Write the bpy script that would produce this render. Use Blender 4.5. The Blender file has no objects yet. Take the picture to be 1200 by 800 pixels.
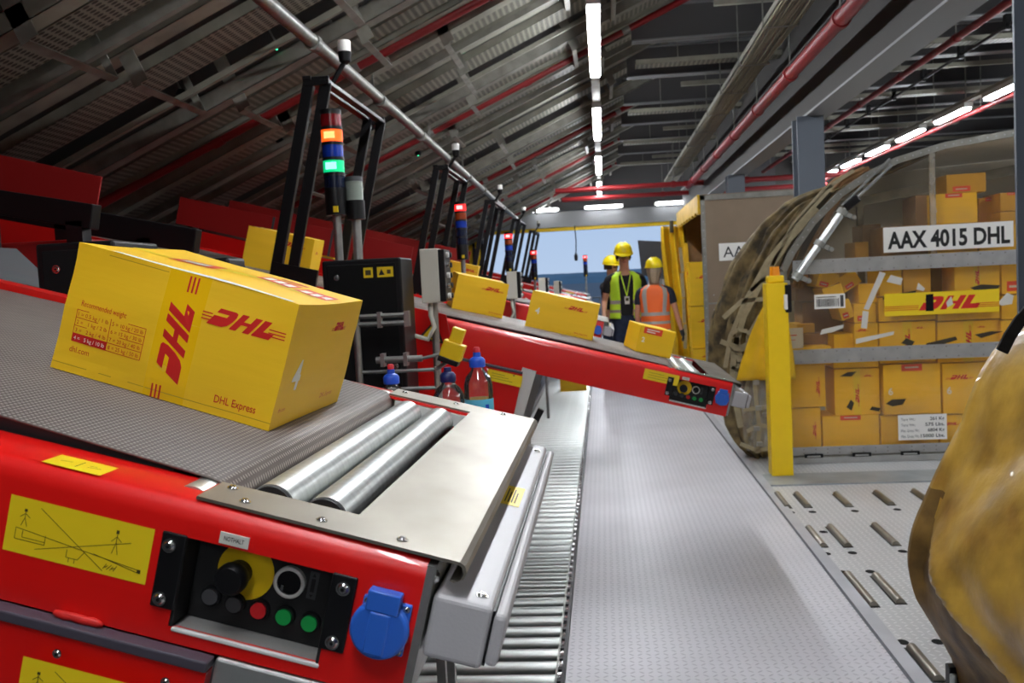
import bpy, bmesh, math, random
from mathutils import Vector, Matrix, noise
random.seed(7)
SC = bpy.context.scene
COL = SC.collection
R = math.radians

# ------------------------------------------------------------------ camera
F = 1088.0; HC = 1.5
def _n(v): return Vector(v).normalized()
Yc = _n((106, 72, -F)); _u = Vector((-math.sin(R(2.5)), math.cos(R(2.5)), 0))
Zc = (_u - Yc * _u.dot(Yc)).normalized(); Xc = Yc.cross(Zc)
M3 = Matrix((Xc, Yc, Zc))            # rows = world axes in camera coordinates -> camera-to-world
O = Vector((0, 0, HC))
cam = bpy.data.cameras.new('camera'); co = bpy.data.objects.new('camera', cam); COL.objects.link(co)
co.matrix_world = Matrix.Translation(O) @ M3.to_4x4()
cam.sensor_width = 36; cam.lens = F / 1200 * 36; cam.clip_start = .02; cam.clip_end = 3000
cam.dof.use_dof = True; cam.dof.focus_distance = 1.6; cam.dof.aperture_fstop = 11
SC.camera = co
def ray(x, y): return M3 @ Vector((x - 600, 400 - y, -F))
def at(x, y, Y):                     # point of the photograph at the distance Y down the hall
    r = ray(x, y); return O + r * (Y / r.y)
def atz(x, y, Z):
    r = ray(x, y); return O + r * ((Z - HC) / r.z)

# ------------------------------------------------------------------ materials
MATS = {}
def srgb(c): return tuple(((v / 255) / 12.92 if v / 255 <= .04045 else ((v / 255 + .055) / 1.055) ** 2.4) for v in c) + (1,)
def mat(name, col, rough=.5, metal=0, noise_amt=0, nscale=8, bump=0, bscale=60, coat=0, stretch=None, col2=None, spec=.5, detail=4):
    m = bpy.data.materials.new(name); m.use_nodes = True; nt = m.node_tree; b = nt.nodes['Principled BSDF']
    c = srgb(col); b.inputs['Base Color'].default_value = c
    b.inputs['Roughness'].default_value = rough; b.inputs['Metallic'].default_value = metal
    b.inputs['Coat Weight'].default_value = coat; b.inputs['Specular IOR Level'].default_value = spec
    L = nt.links
    if noise_amt or bump or col2:
        tc = nt.nodes.new('ShaderNodeTexCoord'); mp = nt.nodes.new('ShaderNodeMapping'); L.new(tc.outputs['Object'], mp.inputs[0])
        if stretch: mp.inputs['Scale'].default_value = stretch
    if noise_amt or col2:
        n = nt.nodes.new('ShaderNodeTexNoise'); n.inputs['Scale'].default_value = nscale; n.inputs['Detail'].default_value = detail
        L.new(mp.outputs[0], n.inputs['Vector'])
        cr = nt.nodes.new('ShaderNodeValToRGB'); cr.color_ramp.elements[0].position = .35; cr.color_ramp.elements[1].position = .65
        c2 = srgb(col2) if col2 else tuple(v * (1 - noise_amt) for v in c[:3]) + (1,)
        cr.color_ramp.elements[0].color = c2; cr.color_ramp.elements[1].color = c
        L.new(n.outputs['Fac'], cr.inputs[0]); L.new(cr.outputs[0], b.inputs['Base Color'])
        if metal or noise_amt > .1:
            mr = nt.nodes.new('ShaderNodeMapRange'); mr.inputs[3].default_value = min(1, rough * 1.25); mr.inputs[4].default_value = rough * .8
            L.new(n.outputs['Fac'], mr.inputs[0]); L.new(mr.outputs[0], b.inputs['Roughness'])
    if bump:
        n2 = nt.nodes.new('ShaderNodeTexNoise'); n2.inputs['Scale'].default_value = bscale; n2.inputs['Detail'].default_value = 3
        L.new(mp.outputs[0], n2.inputs['Vector'])
        bp = nt.nodes.new('ShaderNodeBump'); bp.inputs['Strength'].default_value = bump; bp.inputs['Distance'].default_value = .01
        L.new(n2.outputs['Fac'], bp.inputs['Height']); L.new(bp.outputs[0], b.inputs['Normal'])
    MATS[name] = m; return m
def emis(name, col, strength):
    m = bpy.data.materials.new(name); m.use_nodes = True; nt = m.node_tree; b = nt.nodes['Principled BSDF']
    b.inputs['Base Color'].default_value = srgb(col); b.inputs['Emission Color'].default_value = srgb(col)
    b.inputs['Emission Strength'].default_value = strength; MATS[name] = m; return m
def math_node(nt, op, a, b=None, c=None):
    n = nt.nodes.new('ShaderNodeMath'); n.operation = op
    for i, v in enumerate((a, b, c)):
        if v is None: continue
        if isinstance(v, (int, float)): n.inputs[i].default_value = v
        else: nt.links.new(v, n.inputs[i])
    return n.outputs[0]
def pattern(m, pitch, kind='tread', strength=.6, axes='XY', darken=None, dist=.002):
    """tread plate lozenges (or small dots) as bump on a material"""
    nt = m.node_tree; L = nt.links; b = nt.nodes['Principled BSDF']
    tc = nt.nodes.new('ShaderNodeTexCoord'); sp = nt.nodes.new('ShaderNodeSeparateXYZ'); L.new(tc.outputs['Object'], sp.inputs[0])
    u = math_node(nt, 'DIVIDE', sp.outputs[axes[0]], pitch[0]); v = math_node(nt, 'DIVIDE', sp.outputs[axes[1]], pitch[1])
    par = math_node(nt, 'MODULO', math_node(nt, 'ADD', math_node(nt, 'ADD', math_node(nt, 'FLOOR', u), math_node(nt, 'FLOOR', v)), 10000), 2)
    fu = math_node(nt, 'SUBTRACT', math_node(nt, 'FRACT', u), .5); fv = math_node(nt, 'SUBTRACT', math_node(nt, 'FRACT', v), .5)
    if kind == 'tread':
        sg = math_node(nt, 'SUBTRACT', math_node(nt, 'MULTIPLY', par, 2), 1); fv = math_node(nt, 'MULTIPLY', fv, sg)
        a = math_node(nt, 'DIVIDE', math_node(nt, 'ADD', fu, fv), .62); c = math_node(nt, 'DIVIDE', math_node(nt, 'SUBTRACT', fu, fv), .2)
    elif kind == 'dots':
        a = math_node(nt, 'DIVIDE', fu, .3); c = math_node(nt, 'DIVIDE', fv, .3)
    else:   # sparse dots on every second cell
        a = math_node(nt, 'DIVIDE', fu, .42); c = math_node(nt, 'DIVIDE', fv, .42)
    d = math_node(nt, 'ADD', math_node(nt, 'MULTIPLY', a, a), math_node(nt, 'MULTIPLY', c, c))
    h = nt.nodes.new('ShaderNodeMapRange'); h.interpolation_type = 'SMOOTHSTEP'; L.new(d, h.inputs[0])
    h.inputs[1].default_value = 1.15; h.inputs[2].default_value = .35; h.inputs[3].default_value = 0; h.inputs[4].default_value = 1
    bp = nt.nodes.new('ShaderNodeBump'); bp.inputs['Strength'].default_value = strength; bp.inputs['Distance'].default_value = dist
    L.new(h.outputs[0], bp.inputs['Height']); L.new(bp.outputs[0], b.inputs['Normal'])
    if darken:
        mx = nt.nodes.new('ShaderNodeMix'); mx.data_type = 'RGBA'; L.new(h.outputs[0], mx.inputs[0])
        src = b.inputs['Base Color'].links[0].from_socket if b.inputs['Base Color'].links else None
        if src: L.new(src, mx.inputs[6])
        else: mx.inputs[6].default_value = b.inputs['Base Color'].default_value
        mx.inputs[7].default_value = srgb(darken); L.new(mx.outputs[2], b.inputs['Base Color'])

mat('red', (214, 18, 14), .32, coat=.3, bump=.03, bscale=300)
mat('red_dark', (150, 14, 12), .5)
mat('red_seal', (205, 25, 18), .6)
mat('pipe_red', (132, 20, 24), .45)
mat('belt', (104, 93, 87), .5, noise_amt=.15, nscale=5); pattern(MATS['belt'], (.0075, .0075), 'dots', .8, darken=(158, 148, 138), dist=.0012)
mat('belt_edge', (60, 40, 40), .7)
mat('steel_plate', (170, 165, 154), .42, metal=.9, noise_amt=.35, nscale=3.5, col2=(128, 121, 110), stretch=(1, .6, 1))
mat('roller_zinc', (214, 218, 215), .36, metal=.85, noise_amt=.15, nscale=14, stretch=(1, 6, 1))
mat('zinc', (168, 168, 164), .42, metal=.9, noise_amt=.2, nscale=20)
mat('zinc_dull', (150, 150, 144), .55, metal=.5, noise_amt=.2, nscale=8)
mat('grey_paint', (176, 174, 176), .42, bump=.05, bscale=250)
mat('grey_light', (205, 204, 200), .45)
mat('beige_box', (205, 202, 188), .5)
mat('black', (14, 14, 16), .42, spec=.3)
mat('black_matte', (13, 13, 14), .75, spec=.2)
mat('black_metal', (15, 15, 17), .35, spec=.35)
mat('rail_dark', (70, 66, 76), .35)
mat('rubber', (28, 28, 30), .6)
mat('dark_grey', (62, 63, 66), .5)
mat('screw', (200, 200, 198), .25, metal=1)
mat('blue_plastic', (42, 98, 196), .35)
mat('yellow_label', (236, 204, 28), .4)
mat('label_ink', (70, 60, 20), .6)
mat('ink', (12, 12, 12), .6)
mat('yellow_paint', (240, 200, 16), .42, noise_amt=.05)
mat('carton', (246, 196, 26), .5, noise_amt=.05, nscale=3, bump=.06, bscale=10, stretch=(1, 1, 8), detail=2)
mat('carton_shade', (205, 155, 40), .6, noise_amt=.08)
mat('carton_brown', (140, 104, 66), .7, noise_amt=.15)
mat('dhl_red', (205, 30, 26), .45)
mat('sticker_red', (226, 70, 42), .4)
mat('white', (232, 230, 224), .5)
mat('tape_white', (205, 202, 192), .35)
mat('seam', (196, 150, 22), .6)
mat('green_btn', (20, 150, 70), .35); mat('red_btn', (190, 30, 34), .35)
mat('panel_dark', (14, 14, 15), .6)
mat('dust', (120, 118, 116), .8)
mat('treadplate', (208, 206, 211), .42, metal=.1, noise_amt=.12, nscale=1.3); pattern(MATS['treadplate'], (.034, .034), 'tread', .6, darken=(172, 171, 176), dist=.0025)
mat('treadplate_b', (198, 199, 200), .36, metal=.2, noise_amt=.12, nscale=1.1); pattern(MATS['treadplate_b'], (.034, .034), 'tread', .6, darken=(222, 222, 222), dist=.0025)
mat('plain_steel', (186, 187, 192), .42, metal=.15, noise_amt=.15, nscale=3)
mat('edge_steel', (160, 166, 168), .4, metal=.3, noise_amt=.2, nscale=4)
mat('roof_deck', (66, 66, 63), .7, noise_amt=.1, nscale=2)
mat('roof_zinc', (154, 152, 138), .5, metal=.15, noise_amt=.25, nscale=5)
mat('roof_perf', (142, 140, 126), .5, metal=.15); pattern(MATS['roof_perf'], (.055, .034), 'sparse', .5, darken=(60, 60, 54), dist=.003)
mat('roof_zinc2', (150, 148, 138), .5, metal=.15, noise_amt=.3, nscale=7)
mat('ceiling_deck', (92, 95, 100), .75)
mat('beam_grey', (126, 127, 128), .5); mat('beam_web', (50, 47, 44), .7); mat('column_grey', (88, 95, 104), .45); mat('column_web', (62, 68, 76), .5); mat('tape_yellow', (246, 194, 16), .25); mat('beam_dark', (78, 77, 78), .55)
mat('wall_grey', (70, 68, 66), .8, noise_amt=.1, nscale=1)
mat('cable', (150, 144, 120), .6, noise_amt=.3, nscale=30, stretch=(8, .5, 8))
mat('alu_panel', (142, 124, 104), .5, metal=.5, noise_amt=.12, nscale=2.5)
mat('alu', (176, 176, 174), .42, metal=.55, noise_amt=.18, nscale=8)
mat('alu_frame', (150, 148, 140), .42, metal=.7, noise_amt=.25, nscale=10)
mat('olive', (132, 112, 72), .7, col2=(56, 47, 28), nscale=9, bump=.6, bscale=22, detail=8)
mat('olive_strap', (158, 146, 116), .75, noise_amt=.2, nscale=20)
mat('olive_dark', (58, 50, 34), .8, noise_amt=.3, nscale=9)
mat('tarp_yellow', (226, 180, 30), .38, noise_amt=.25, nscale=5, bump=.25, bscale=9)
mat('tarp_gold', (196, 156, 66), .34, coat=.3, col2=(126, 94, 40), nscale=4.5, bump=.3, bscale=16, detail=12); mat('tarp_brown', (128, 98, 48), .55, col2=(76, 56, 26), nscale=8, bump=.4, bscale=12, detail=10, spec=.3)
mat('hivis_lime', (214, 255, 60), .6); mat('hivis_orange', (250, 110, 40), .6)
mat('reflective', (168, 164, 158), .45); mat('navy', (26, 30, 46), .8); mat('shirt_black', (20, 20, 22), .8)
mat('jeans', (34, 46, 72), .85, noise_amt=.2, nscale=20); mat('skin', (204, 146, 116), .55); mat('helmet', (250, 222, 20), .3)
mat('hair_grey', (168, 146, 120), .8, noise_amt=.3, nscale=40, stretch=(6, 6, 1)); mat('hair_brown', (70, 48, 34), .8); mat('glove', (40, 40, 42), .8)
mat('lip', (150, 78, 70), .6); mat('hill', (92, 118, 132), .95, noise_amt=.3, nscale=.02)  # hill base colour is paled and blued to hold the distance haze
mat('cap_blue', (34, 84, 200), .35); mat('cap_dark', (24, 36, 92), .4); mat('cap_red', (210, 40, 50), .4)
mat('label_cyan', (90, 190, 220), .4)
mat('lens_red', (120, 16, 22), .2); mat('lens_blue', (20, 54, 160), .2); mat('lens_dkblue', (14, 24, 50), .25)
mat('lens_clear', (150, 160, 150), .15); mat('orange_btn', (245, 150, 20), .4)
mat('asphalt', (88, 90, 94), .9)
emis('lens_orange', (255, 90, 20), 1.3); emis('lens_orange_core', (255, 150, 90), 2.2); emis('lens_green', (0, 190, 120), .9); emis('lens_green_core', (130, 255, 210), 1.8)
emis('lens_red_lit', (255, 30, 30), 1.4); emis('lens_red_core', (255, 130, 130), 3); emis('green_dot', (60, 255, 170), 3)
emis('tube', (246, 250, 255), 92); emis('tube_far', (246, 250, 255), 30)
def clear(name, haze, tint=(1, 1, 1, 1), gloss_rough=.08, gloss=.10, scratch=True):
    m = bpy.data.materials.new(name); m.use_nodes = True; nt = m.node_tree; nt.nodes.clear(); L = nt.links
    o = nt.nodes.new('ShaderNodeOutputMaterial'); tr = nt.nodes.new('ShaderNodeBsdfTransparent'); tr.inputs[0].default_value = tint
    df = nt.nodes.new('ShaderNodeBsdfDiffuse'); df.inputs[0].default_value = (.62, .58, .5, 1)
    gl = nt.nodes.new('ShaderNodeBsdfGlossy'); gl.inputs['Roughness'].default_value = gloss_rough
    m1 = nt.nodes.new('ShaderNodeMixShader'); m2 = nt.nodes.new('ShaderNodeMixShader')
    L.new(tr.outputs[0], m1.inputs[1]); L.new(df.outputs[0], m1.inputs[2])
    if scratch:
        tc = nt.nodes.new('ShaderNodeTexCoord'); n = nt.nodes.new('ShaderNodeTexNoise'); n.inputs['Scale'].default_value = 3; n.inputs['Detail'].default_value = 6
        L.new(tc.outputs['Object'], n.inputs['Vector']); mr = nt.nodes.new('ShaderNodeMapRange'); L.new(n.outputs['Fac'], mr.inputs[0])
        mr.inputs[1].default_value = .35; mr.inputs[2].default_value = .8; mr.inputs[3].default_value = haze * .4; mr.inputs[4].default_value = haze * 2
        L.new(mr.outputs[0], m1.inputs[0])
        bp = nt.nodes.new('ShaderNodeBump'); bp.inputs['Strength'].default_value = .3; bp.inputs['Distance'].default_value = .02; L.new(n.outputs['Fac'], bp.inputs['Height']); L.new(bp.outputs[0], gl.inputs['Normal'])
    else: m1.inputs[0].default_value = haze
    fr = nt.nodes.new('ShaderNodeFresnel'); fr.inputs[0].default_value = 1.45
    fm = math_node(nt, 'ADD', fr.outputs[0], gloss * .3)
    L.new(fm, m2.inputs[0]); L.new(m1.outputs[0], m2.inputs[1]); L.new(gl.outputs[0], m2.inputs[2]); L.new(m2.outputs[0], o.inputs[0])
    MATS[name] = m
clear('clear_panel', .07, tint=(1, .93, .80, 1))
clear('clear_pet', .05, gloss_rough=.04, gloss=.2, scratch=False)
clear('clear_water', .10, tint=(.86, .93, .96, 1), gloss_rough=.04, gloss=.2, scratch=False)
clear('clear_film', .35, tint=(1, .95, .8, 1), gloss_rough=.15)

# ------------------------------------------------------------------ mesh builder
class MB:
    def __init__(s): s.v = []; s.f = []; s.m = []; s.mats = []
    def mi(s, m):
        if m not in s.mats: s.mats.append(m)
        return s.mats.index(m)
    def add(s, vs, fs, m):
        b = len(s.v); s.v += [tuple(v) for v in vs]; k = s.mi(m)
        for f in fs: s.f.append([b + i for i in f]); s.m.append(k)
        return s
    def box(s, lo, hi, m, T=None):
        x0, y0, z0 = lo; x1, y1, z1 = hi
        vs = [Vector(p) for p in ((x0,y0,z0),(x1,y0,z0),(x1,y1,z0),(x0,y1,z0),(x0,y0,z1),(x1,y0,z1),(x1,y1,z1),(x0,y1,z1))]
        if T: vs = [T @ v for v in vs]
        return s.add(vs, [(0,3,2,1),(4,5,6,7),(0,1,5,4),(1,2,6,5),(2,3,7,6),(3,0,4,7)], m)
    def bar(s, a, b, w, h, m, up=(0, 0, 1)):
        a = Vector(a); b = Vector(b); d = b - a; L = d.length; x = d.normalized(); u = Vector(up)
        y = u.cross(x)
        if y.length < 1e-4: y = Vector((0, 1, 0)).cross(x)
        y.normalize(); z = x.cross(y)
        T = Matrix.Translation(a) @ Matrix((x, y, z)).transposed().to_4x4()
        return s.box((0, -w/2, -h/2), (L, w/2, h/2), m, T)
    def lathe(s, prof, m, T=None, seg=20, caps=True):
        """prof: [(r, z)], around z"""
        n = len(prof); vs = []
        for r, z in prof:
            for i in range(seg):
                a = 2*math.pi*i/seg; v = Vector((r*math.cos(a), r*math.sin(a), z)); vs.append(T @ v if T else v)
        fs = []
        for j in range(n-1):
            for i in range(seg): fs.append((j*seg+i, j*seg+(i+1) % seg, (j+1)*seg+(i+1) % seg, (j+1)*seg+i))
        if caps: fs.append(tuple(range(seg-1, -1, -1))); fs.append(tuple((n-1)*seg+i for i in range(seg)))
        return s.add(vs, fs, m)
    def cyl(s, a, b, r, m, seg=16, r2=None):
        a = Vector(a); b = Vector(b); d = b - a
        T = Matrix.Translation(a) @ d.to_track_quat('Z', 'Y').to_matrix().to_4x4()
        return s.lathe([(r, 0), (r if r2 is None else r2, d.length)], m, T, seg)
    def tube(s, pts, r, m, seg=8):
        pts = [Vector(p) for p in pts]; n = len(pts); vs = []; up = None
        for i, p in enumerate(pts):
            t = (pts[min(i+1, n-1)] - pts[max(i-1, 0)]).normalized()
            if up is None: up = t.orthogonal().normalized()
            else: up = (up - t*up.dot(t)).normalized()
            q = t.cross(up); rr = r[i] if isinstance(r, (list, tuple)) else r
            for k in range(seg):
                a = 2*math.pi*k/seg; vs.append(p + up*rr*math.cos(a) + q*rr*math.sin(a))
        fs = [(j*seg+i, j*seg+(i+1) % seg, (j+1)*seg+(i+1) % seg, (j+1)*seg+i) for j in range(n-1) for i in range(seg)]
        fs += [tuple(range(seg-1, -1, -1)), tuple((n-1)*seg+i for i in range(seg))]
        return s.add(vs, fs, m)
    def prism(s, poly, o, ex, ey, depth, m, side=None):
        """polygon in frame (o, ex, ey) extruded along ex x ey by depth"""
        o, ex, ey = Vector(o), Vector(ex), Vector(ey); nn = ex.cross(ey).normalized()
        a = [o + ex*x + ey*y for x, y in poly]; b = [p + nn*depth for p in a]; n = len(a)
        s.add(a + b, [tuple(range(n-1, -1, -1)), tuple(range(n, 2*n))], m)
        s.add(a + b, [(i, (i+1) % n, n+(i+1) % n, n+i) for i in range(n)], side or m); return s
    def sweep(s, prof, x0, x1, m, ax='x'):
        """closed (y,z) profile swept along x"""
        n = len(prof); vs = [(x0, y, z) for y, z in prof] + [(x1, y, z) for y, z in prof]
        return s.add(vs, [tuple(range(n-1, -1, -1)), tuple(range(n, 2*n))] + [(i, (i+1) % n, n+(i+1) % n, n+i) for i in range(n)], m)
    def grid(s, fn, nu, nv, m, mf=None):
        vs = [fn(i/nu, j/nv) for j in range(nv+1) for i in range(nu+1)]
        if mf:
            b = len(s.v); s.v += [tuple(v) for v in vs]
            for j in range(nv):
                for i in range(nu):
                    s.f.append([b+j*(nu+1)+i, b+j*(nu+1)+i+1, b+(j+1)*(nu+1)+i+1, b+(j+1)*(nu+1)+i]); s.m.append(s.mi(mf(i/nu, j/nv)))
            return s
        return s.add(vs, [(j*(nu+1)+i, j*(nu+1)+i+1, (j+1)*(nu+1)+i+1, (j+1)*(nu+1)+i) for j in range(nv) for i in range(nu)], m)
    def build(s, name, parent=None, loc=None, rot=None, smooth=None, bevel=0, solid=0, fixn=True, seg=2):
        me = bpy.data.meshes.new(name); me.from_pydata(s.v, [], s.f)
        for m in s.mats: me.materials.append(MATS[m])
        for p, k in zip(me.polygons, s.m): p.material_index = k
        if fixn:
            bm = bmesh.new(); bm.from_mesh(me); bmesh.ops.recalc_face_normals(bm, faces=bm.faces); bm.to_mesh(me); bm.free()
        if smooth:
            for p in me.polygons: p.use_smooth = True
            if smooth < 180: me.set_sharp_from_angle(angle=R(smooth))
        me.update()
        o = bpy.data.objects.new(name, me); COL.objects.link(o)
        if parent: o.parent = parent
        if loc is not None: o.location = loc
        if rot is not None:
            if isinstance(rot, Matrix): o.rotation_euler = rot.to_euler()
            else: o.rotation_euler = rot
        if solid:
            md = o.modifiers.new('thickness', 'SOLIDIFY'); md.thickness = solid; md.offset = 0
        if bevel:
            md = o.modifiers.new('bevel', 'BEVEL'); md.width = bevel; md.segments = seg; md.limit_method = 'ANGLE'; md.angle_limit = R(40)
            md.harden_normals = False
        return o
def tag(o, label=None, cat=None, group=None, kind=None):
    if label: o['label'] = label
    if cat: o['category'] = cat
    if group: o['group'] = group
    if kind: o['kind'] = kind
    return o
def thing(name, label, cat, loc=(0, 0, 0), rot=(0, 0, 0), group=None):
    o = bpy.data.objects.new(name, None); COL.objects.link(o); o.location = loc
    o.rotation_euler = rot.to_euler() if isinstance(rot, Matrix) else rot
    o.empty_display_size = .1
    return tag(o, label, cat, group)
def struct(mb, name, **k): return tag(mb.build(name, **k), kind='structure')
def copy_tree(o, parent=None):
    c = o.copy(); COL.objects.link(c)
    if parent: c.parent = parent
    for ch in [x for x in bpy.data.objects if x.parent == o and x != c]: copy_tree(ch, c)
    return c

# ------------------------------------------------------------------ lettering
_tc = {}
def text_geo(s, bold=0., shear=0.):
    k = (s, bold, shear)
    if k in _tc: return _tc[k]
    cu = bpy.data.curves.new('t', 'FONT'); cu.body = s; cu.size = 1; cu.offset = bold; cu.shear = shear; cu.fill_mode = 'FRONT'; cu.resolution_u = 3
    ob = bpy.data.objects.new('t', cu); COL.objects.link(ob)
    dg = bpy.context.evaluated_depsgraph_get(); me = bpy.data.meshes.new_from_object(ob.evaluated_get(dg))
    vs = [(v.co.x, v.co.y) for v in me.vertices]; fs = [tuple(p.vertices) for p in me.polygons]
    bpy.data.objects.remove(ob); bpy.data.curves.remove(cu); bpy.data.meshes.remove(me)
    xs = [v[0] for v in vs] or [0]; w = max(xs) - min(xs); x0 = min(xs)
    _tc[k] = ([(x - x0, y) for x, y in vs], fs, w); return _tc[k]
class Frame:
    """flat writing surface: origin, unit right, unit up; marks lie just proud of it"""
    def __init__(s, o, ex, ey, off=.0006):
        s.o = Vector(o); s.ex = Vector(ex).normalized(); s.ey = Vector(ey).normalized(); s.n = s.ex.cross(s.ey); s.off = off
    fn = None
    def p(s, x, y, k=1): return s.o + s.ex*x + s.ey*y + s.n*(s.off*k + (s.fn(x, y) if s.fn else 0))
    def poly(s, mb, pts, m, k=1): mb.add([s.p(x, y, k) for x, y in pts], [tuple(range(len(pts)))], m)
    def rect(s, mb, x0, y0, x1, y1, m, k=1):
        if s.fn and (abs(x1-x0) > .05 or abs(y1-y0) > .05):
            a = max(1, int(abs(x1-x0)/.025)); b = max(1, int(abs(y1-y0)/.025)); mb.grid(lambda u, v: s.p(x0+(x1-x0)*u, y0+(y1-y0)*v, k), a, b, m); return
        s.poly(mb, [(x0,y0),(x1,y0),(x1,y1),(x0,y1)], m, k)
    def line(s, mb, x0, y0, x1, y1, w, m, k=1):
        d = Vector((x1-x0, y1-y0)); 
        if d.length == 0: return
        q = Vector((-d.y, d.x)).normalized()*w/2
        s.poly(mb, [(x0-q.x,y0-q.y),(x1-q.x,y1-q.y),(x1+q.x,y1+q.y),(x0+q.x,y0+q.y)], m, k)
    def text(s, mb, t, x, y, h, m, bold=.0, shear=0., w=None, k=1, rot=0, align=0):
        vs, fs, W = text_geo(t, bold, shear); sy = h/.72; sx = sy if w is None else w/max(W, 1e-6)
        c, n_ = math.cos(rot), math.sin(rot); out = []
        for a, b in vs:
            a = a*sx - align*W*sx; b = b*sy; out.append(s.p(x + a*c - b*n_, y + a*n_ + b*c, k))
        mb.add(out, fs, m)
    def logo(s, mb, x, y, h, m, rot=0, k=1, stretch=.78, stripes=True, gaps=True):
        """slanted D H L letters between thin stripes; x,y = lower left of the D"""
        D = [(0,0),(1.15,0),(1.42,.12),(1.55,.38),(1.55,.7),(1.42,.93),(1.2,1),(.0,1),(.0,.74),(.95,.74),(.95,.56),(.0,.56)]
        Hh = [(1.72,0),(2.22,0),(2.22,.4),(2.72,.4),(2.72,0),(3.22,0),(3.22,1),(2.72,1),(2.72,.6),(2.22,.6),(2.22,1),(1.72,1)]
        Lh = [(3.4,0),(4.75,0),(4.75,.36),(3.95,.36),(3.95,1),(3.4,1)]
        c, n_ = math.cos(rot), math.sin(rot)
        polys = [D, Hh, Lh]
        if stripes:
            for q in (.04, .19, .34):
                polys.append([(-1.35,q),(-.12,q),(-.12,q+.06),(-1.35,q+.06)]); polys.append([(4.88,q),(6.1,q),(6.1,q+.06),(4.88,q+.06)])
        for P in polys:
            pts = []
            for a, b in P:
                a = (a*stretch + b*.62)*h; b = b*h; pts.append((x + a*c - b*n_, y + a*n_ + b*c))
            s.poly(mb, pts, m, k)
# ------------------------------------------------------------------ parcels
def face_frames(W, D, H):
    return dict(front=(Frame((-W/2, -D/2, 0), (1,0,0), (0,0,1)), W, H), right=(Frame((W/2, -D/2, 0), (0,1,0), (0,0,1)), D, H),
                left=(Frame((-W/2, D/2, 0), (0,-1,0), (0,0,1)), D, H), top=(Frame((-W/2, -D/2, H), (1,0,0), (0,1,0)), W, D))
def parcel(name, label, W, D, H, marks, group=None, cat='parcel', carton='carton', bulge=.0, nb=0):
    mb = MB()
    if bulge:
        def sq(i):
            return None
        n = 8
        def P(x, y, z):
            bx = bulge*(1-(2*y)**2)*(1-(2*z-1)**2); by = bulge*(1-(2*x)**2)*(1-(2*z-1)**2)
            w = noise.noise(Vector((x*3+nb, y*3, z*3)))*.0022
            X = x*W; Y = y*D; Z = z*H
            if abs(x) == .5: X += math.copysign(bx, x) + w
            if abs(y) == .5: Y += math.copysign(by, y) + w
            if z == 1: Z += .003*math.sin(x*7+1)*(.25-y*y)*4 + w
            return Vector((X, Y, Z))
        g = lambda fn: mb.grid(fn, n, n, carton)
        g(lambda u, v: P(u-.5, -.5, v)); g(lambda u, v: P(u-.5, .5, v)); g(lambda u, v: P(-.5, u-.5, v)); g(lambda u, v: P(.5, u-.5, v))
        g(lambda u, v: P(u-.5, v-.5, 0)); g(lambda u, v: P(u-.5, v-.5, 1))
    else:
        mb.box((-W/2, -D/2, 0), (W/2, D/2, H), carton)
    bm = bmesh.new()
    o = None
    if marks:
        fr = face_frames(W, D, H)
        if bulge:
            fr['front'][0].fn = lambda x, y: -(P(x/W-.5, -.5, y/H).y + D/2)
            fr['right'][0].fn = lambda x, y: P(.5, x/D-.5, y/H).x - W/2
            fr['left'][0].fn = lambda x, y: -(P(-.5, .5-x/D, y/H).x + W/2)
            fr['top'][0].fn = lambda x, y: P(x/W-.5, y/D-.5, 1).z - H
        marks(mb, fr)
    o = mb.build(name, fixn=False)
    if bulge:
        md = o.modifiers.new('weld', 'WELD'); md.merge_threshold = .0003
    else:
        md = o.modifiers.new('bevel', 'BEVEL'); md.width = .004; md.segments = 2; md.limit_method = 'ANGLE'; md.angle_limit = R(60)
    return tag(o, label, cat, group)
def m_simple(v=0, num=None, tape=True, red_top=False, table=False):
    def f(mb, fr):
        A, W, H = fr['front']
        if v == 0:       # logo up right
            A.logo(mb, W*.56, H*.70, H*.11, 'dhl_red'); A.text(mb, 'DHL Express', W*.72, H*.08, H*.05, 'dhl_red')
        elif v == 1:     # vertical tape logo
            A.rect(mb, W*.40, 0, W*.56, H, 'yellow_label', .5)
            A.logo(mb, W*.52, H*.22, W*.065, 'dhl_red', rot=math.pi/2)
            A.logo(mb, W*.10, H*.72, H*.07, 'dhl_red')
        elif v == 2:     # red top label
            A.rect(mb, W*.30, H*.84, W*.66, H*1.0, 'sticker_red'); A.rect(mb, W*.36, H*.91, W*.60, H*.94, 'white', 2); A.rect(mb, W*.40, H*.87, W*.56, H*.89, 'white', 2)
        elif v == 3:
            A.rect(mb, W*.42, 0, W*.58, H, 'yellow_label', .5); A.logo(mb, W*.54, H*.2, W*.06, 'dhl_red', rot=math.pi/2); A.text(mb, 'DHL Express', W*.70, H*.12, H*.045, 'dhl_red')
        if num: A.text(mb, num, W*.10, H*.40, H*.18, 'white', bold=.02)
        B, D_, H = fr['right']; B.logo(mb, D_*.30, H*.62, H*.07, 'dhl_red'); B.text(mb, 'DHL Express', D_*.55, H*.12, H*.05, 'dhl_red')
        T, W, D_ = fr['top']; T.rect(mb, 0, D_*.47, W, D_*.53, 'tape_white')
    return f
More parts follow.
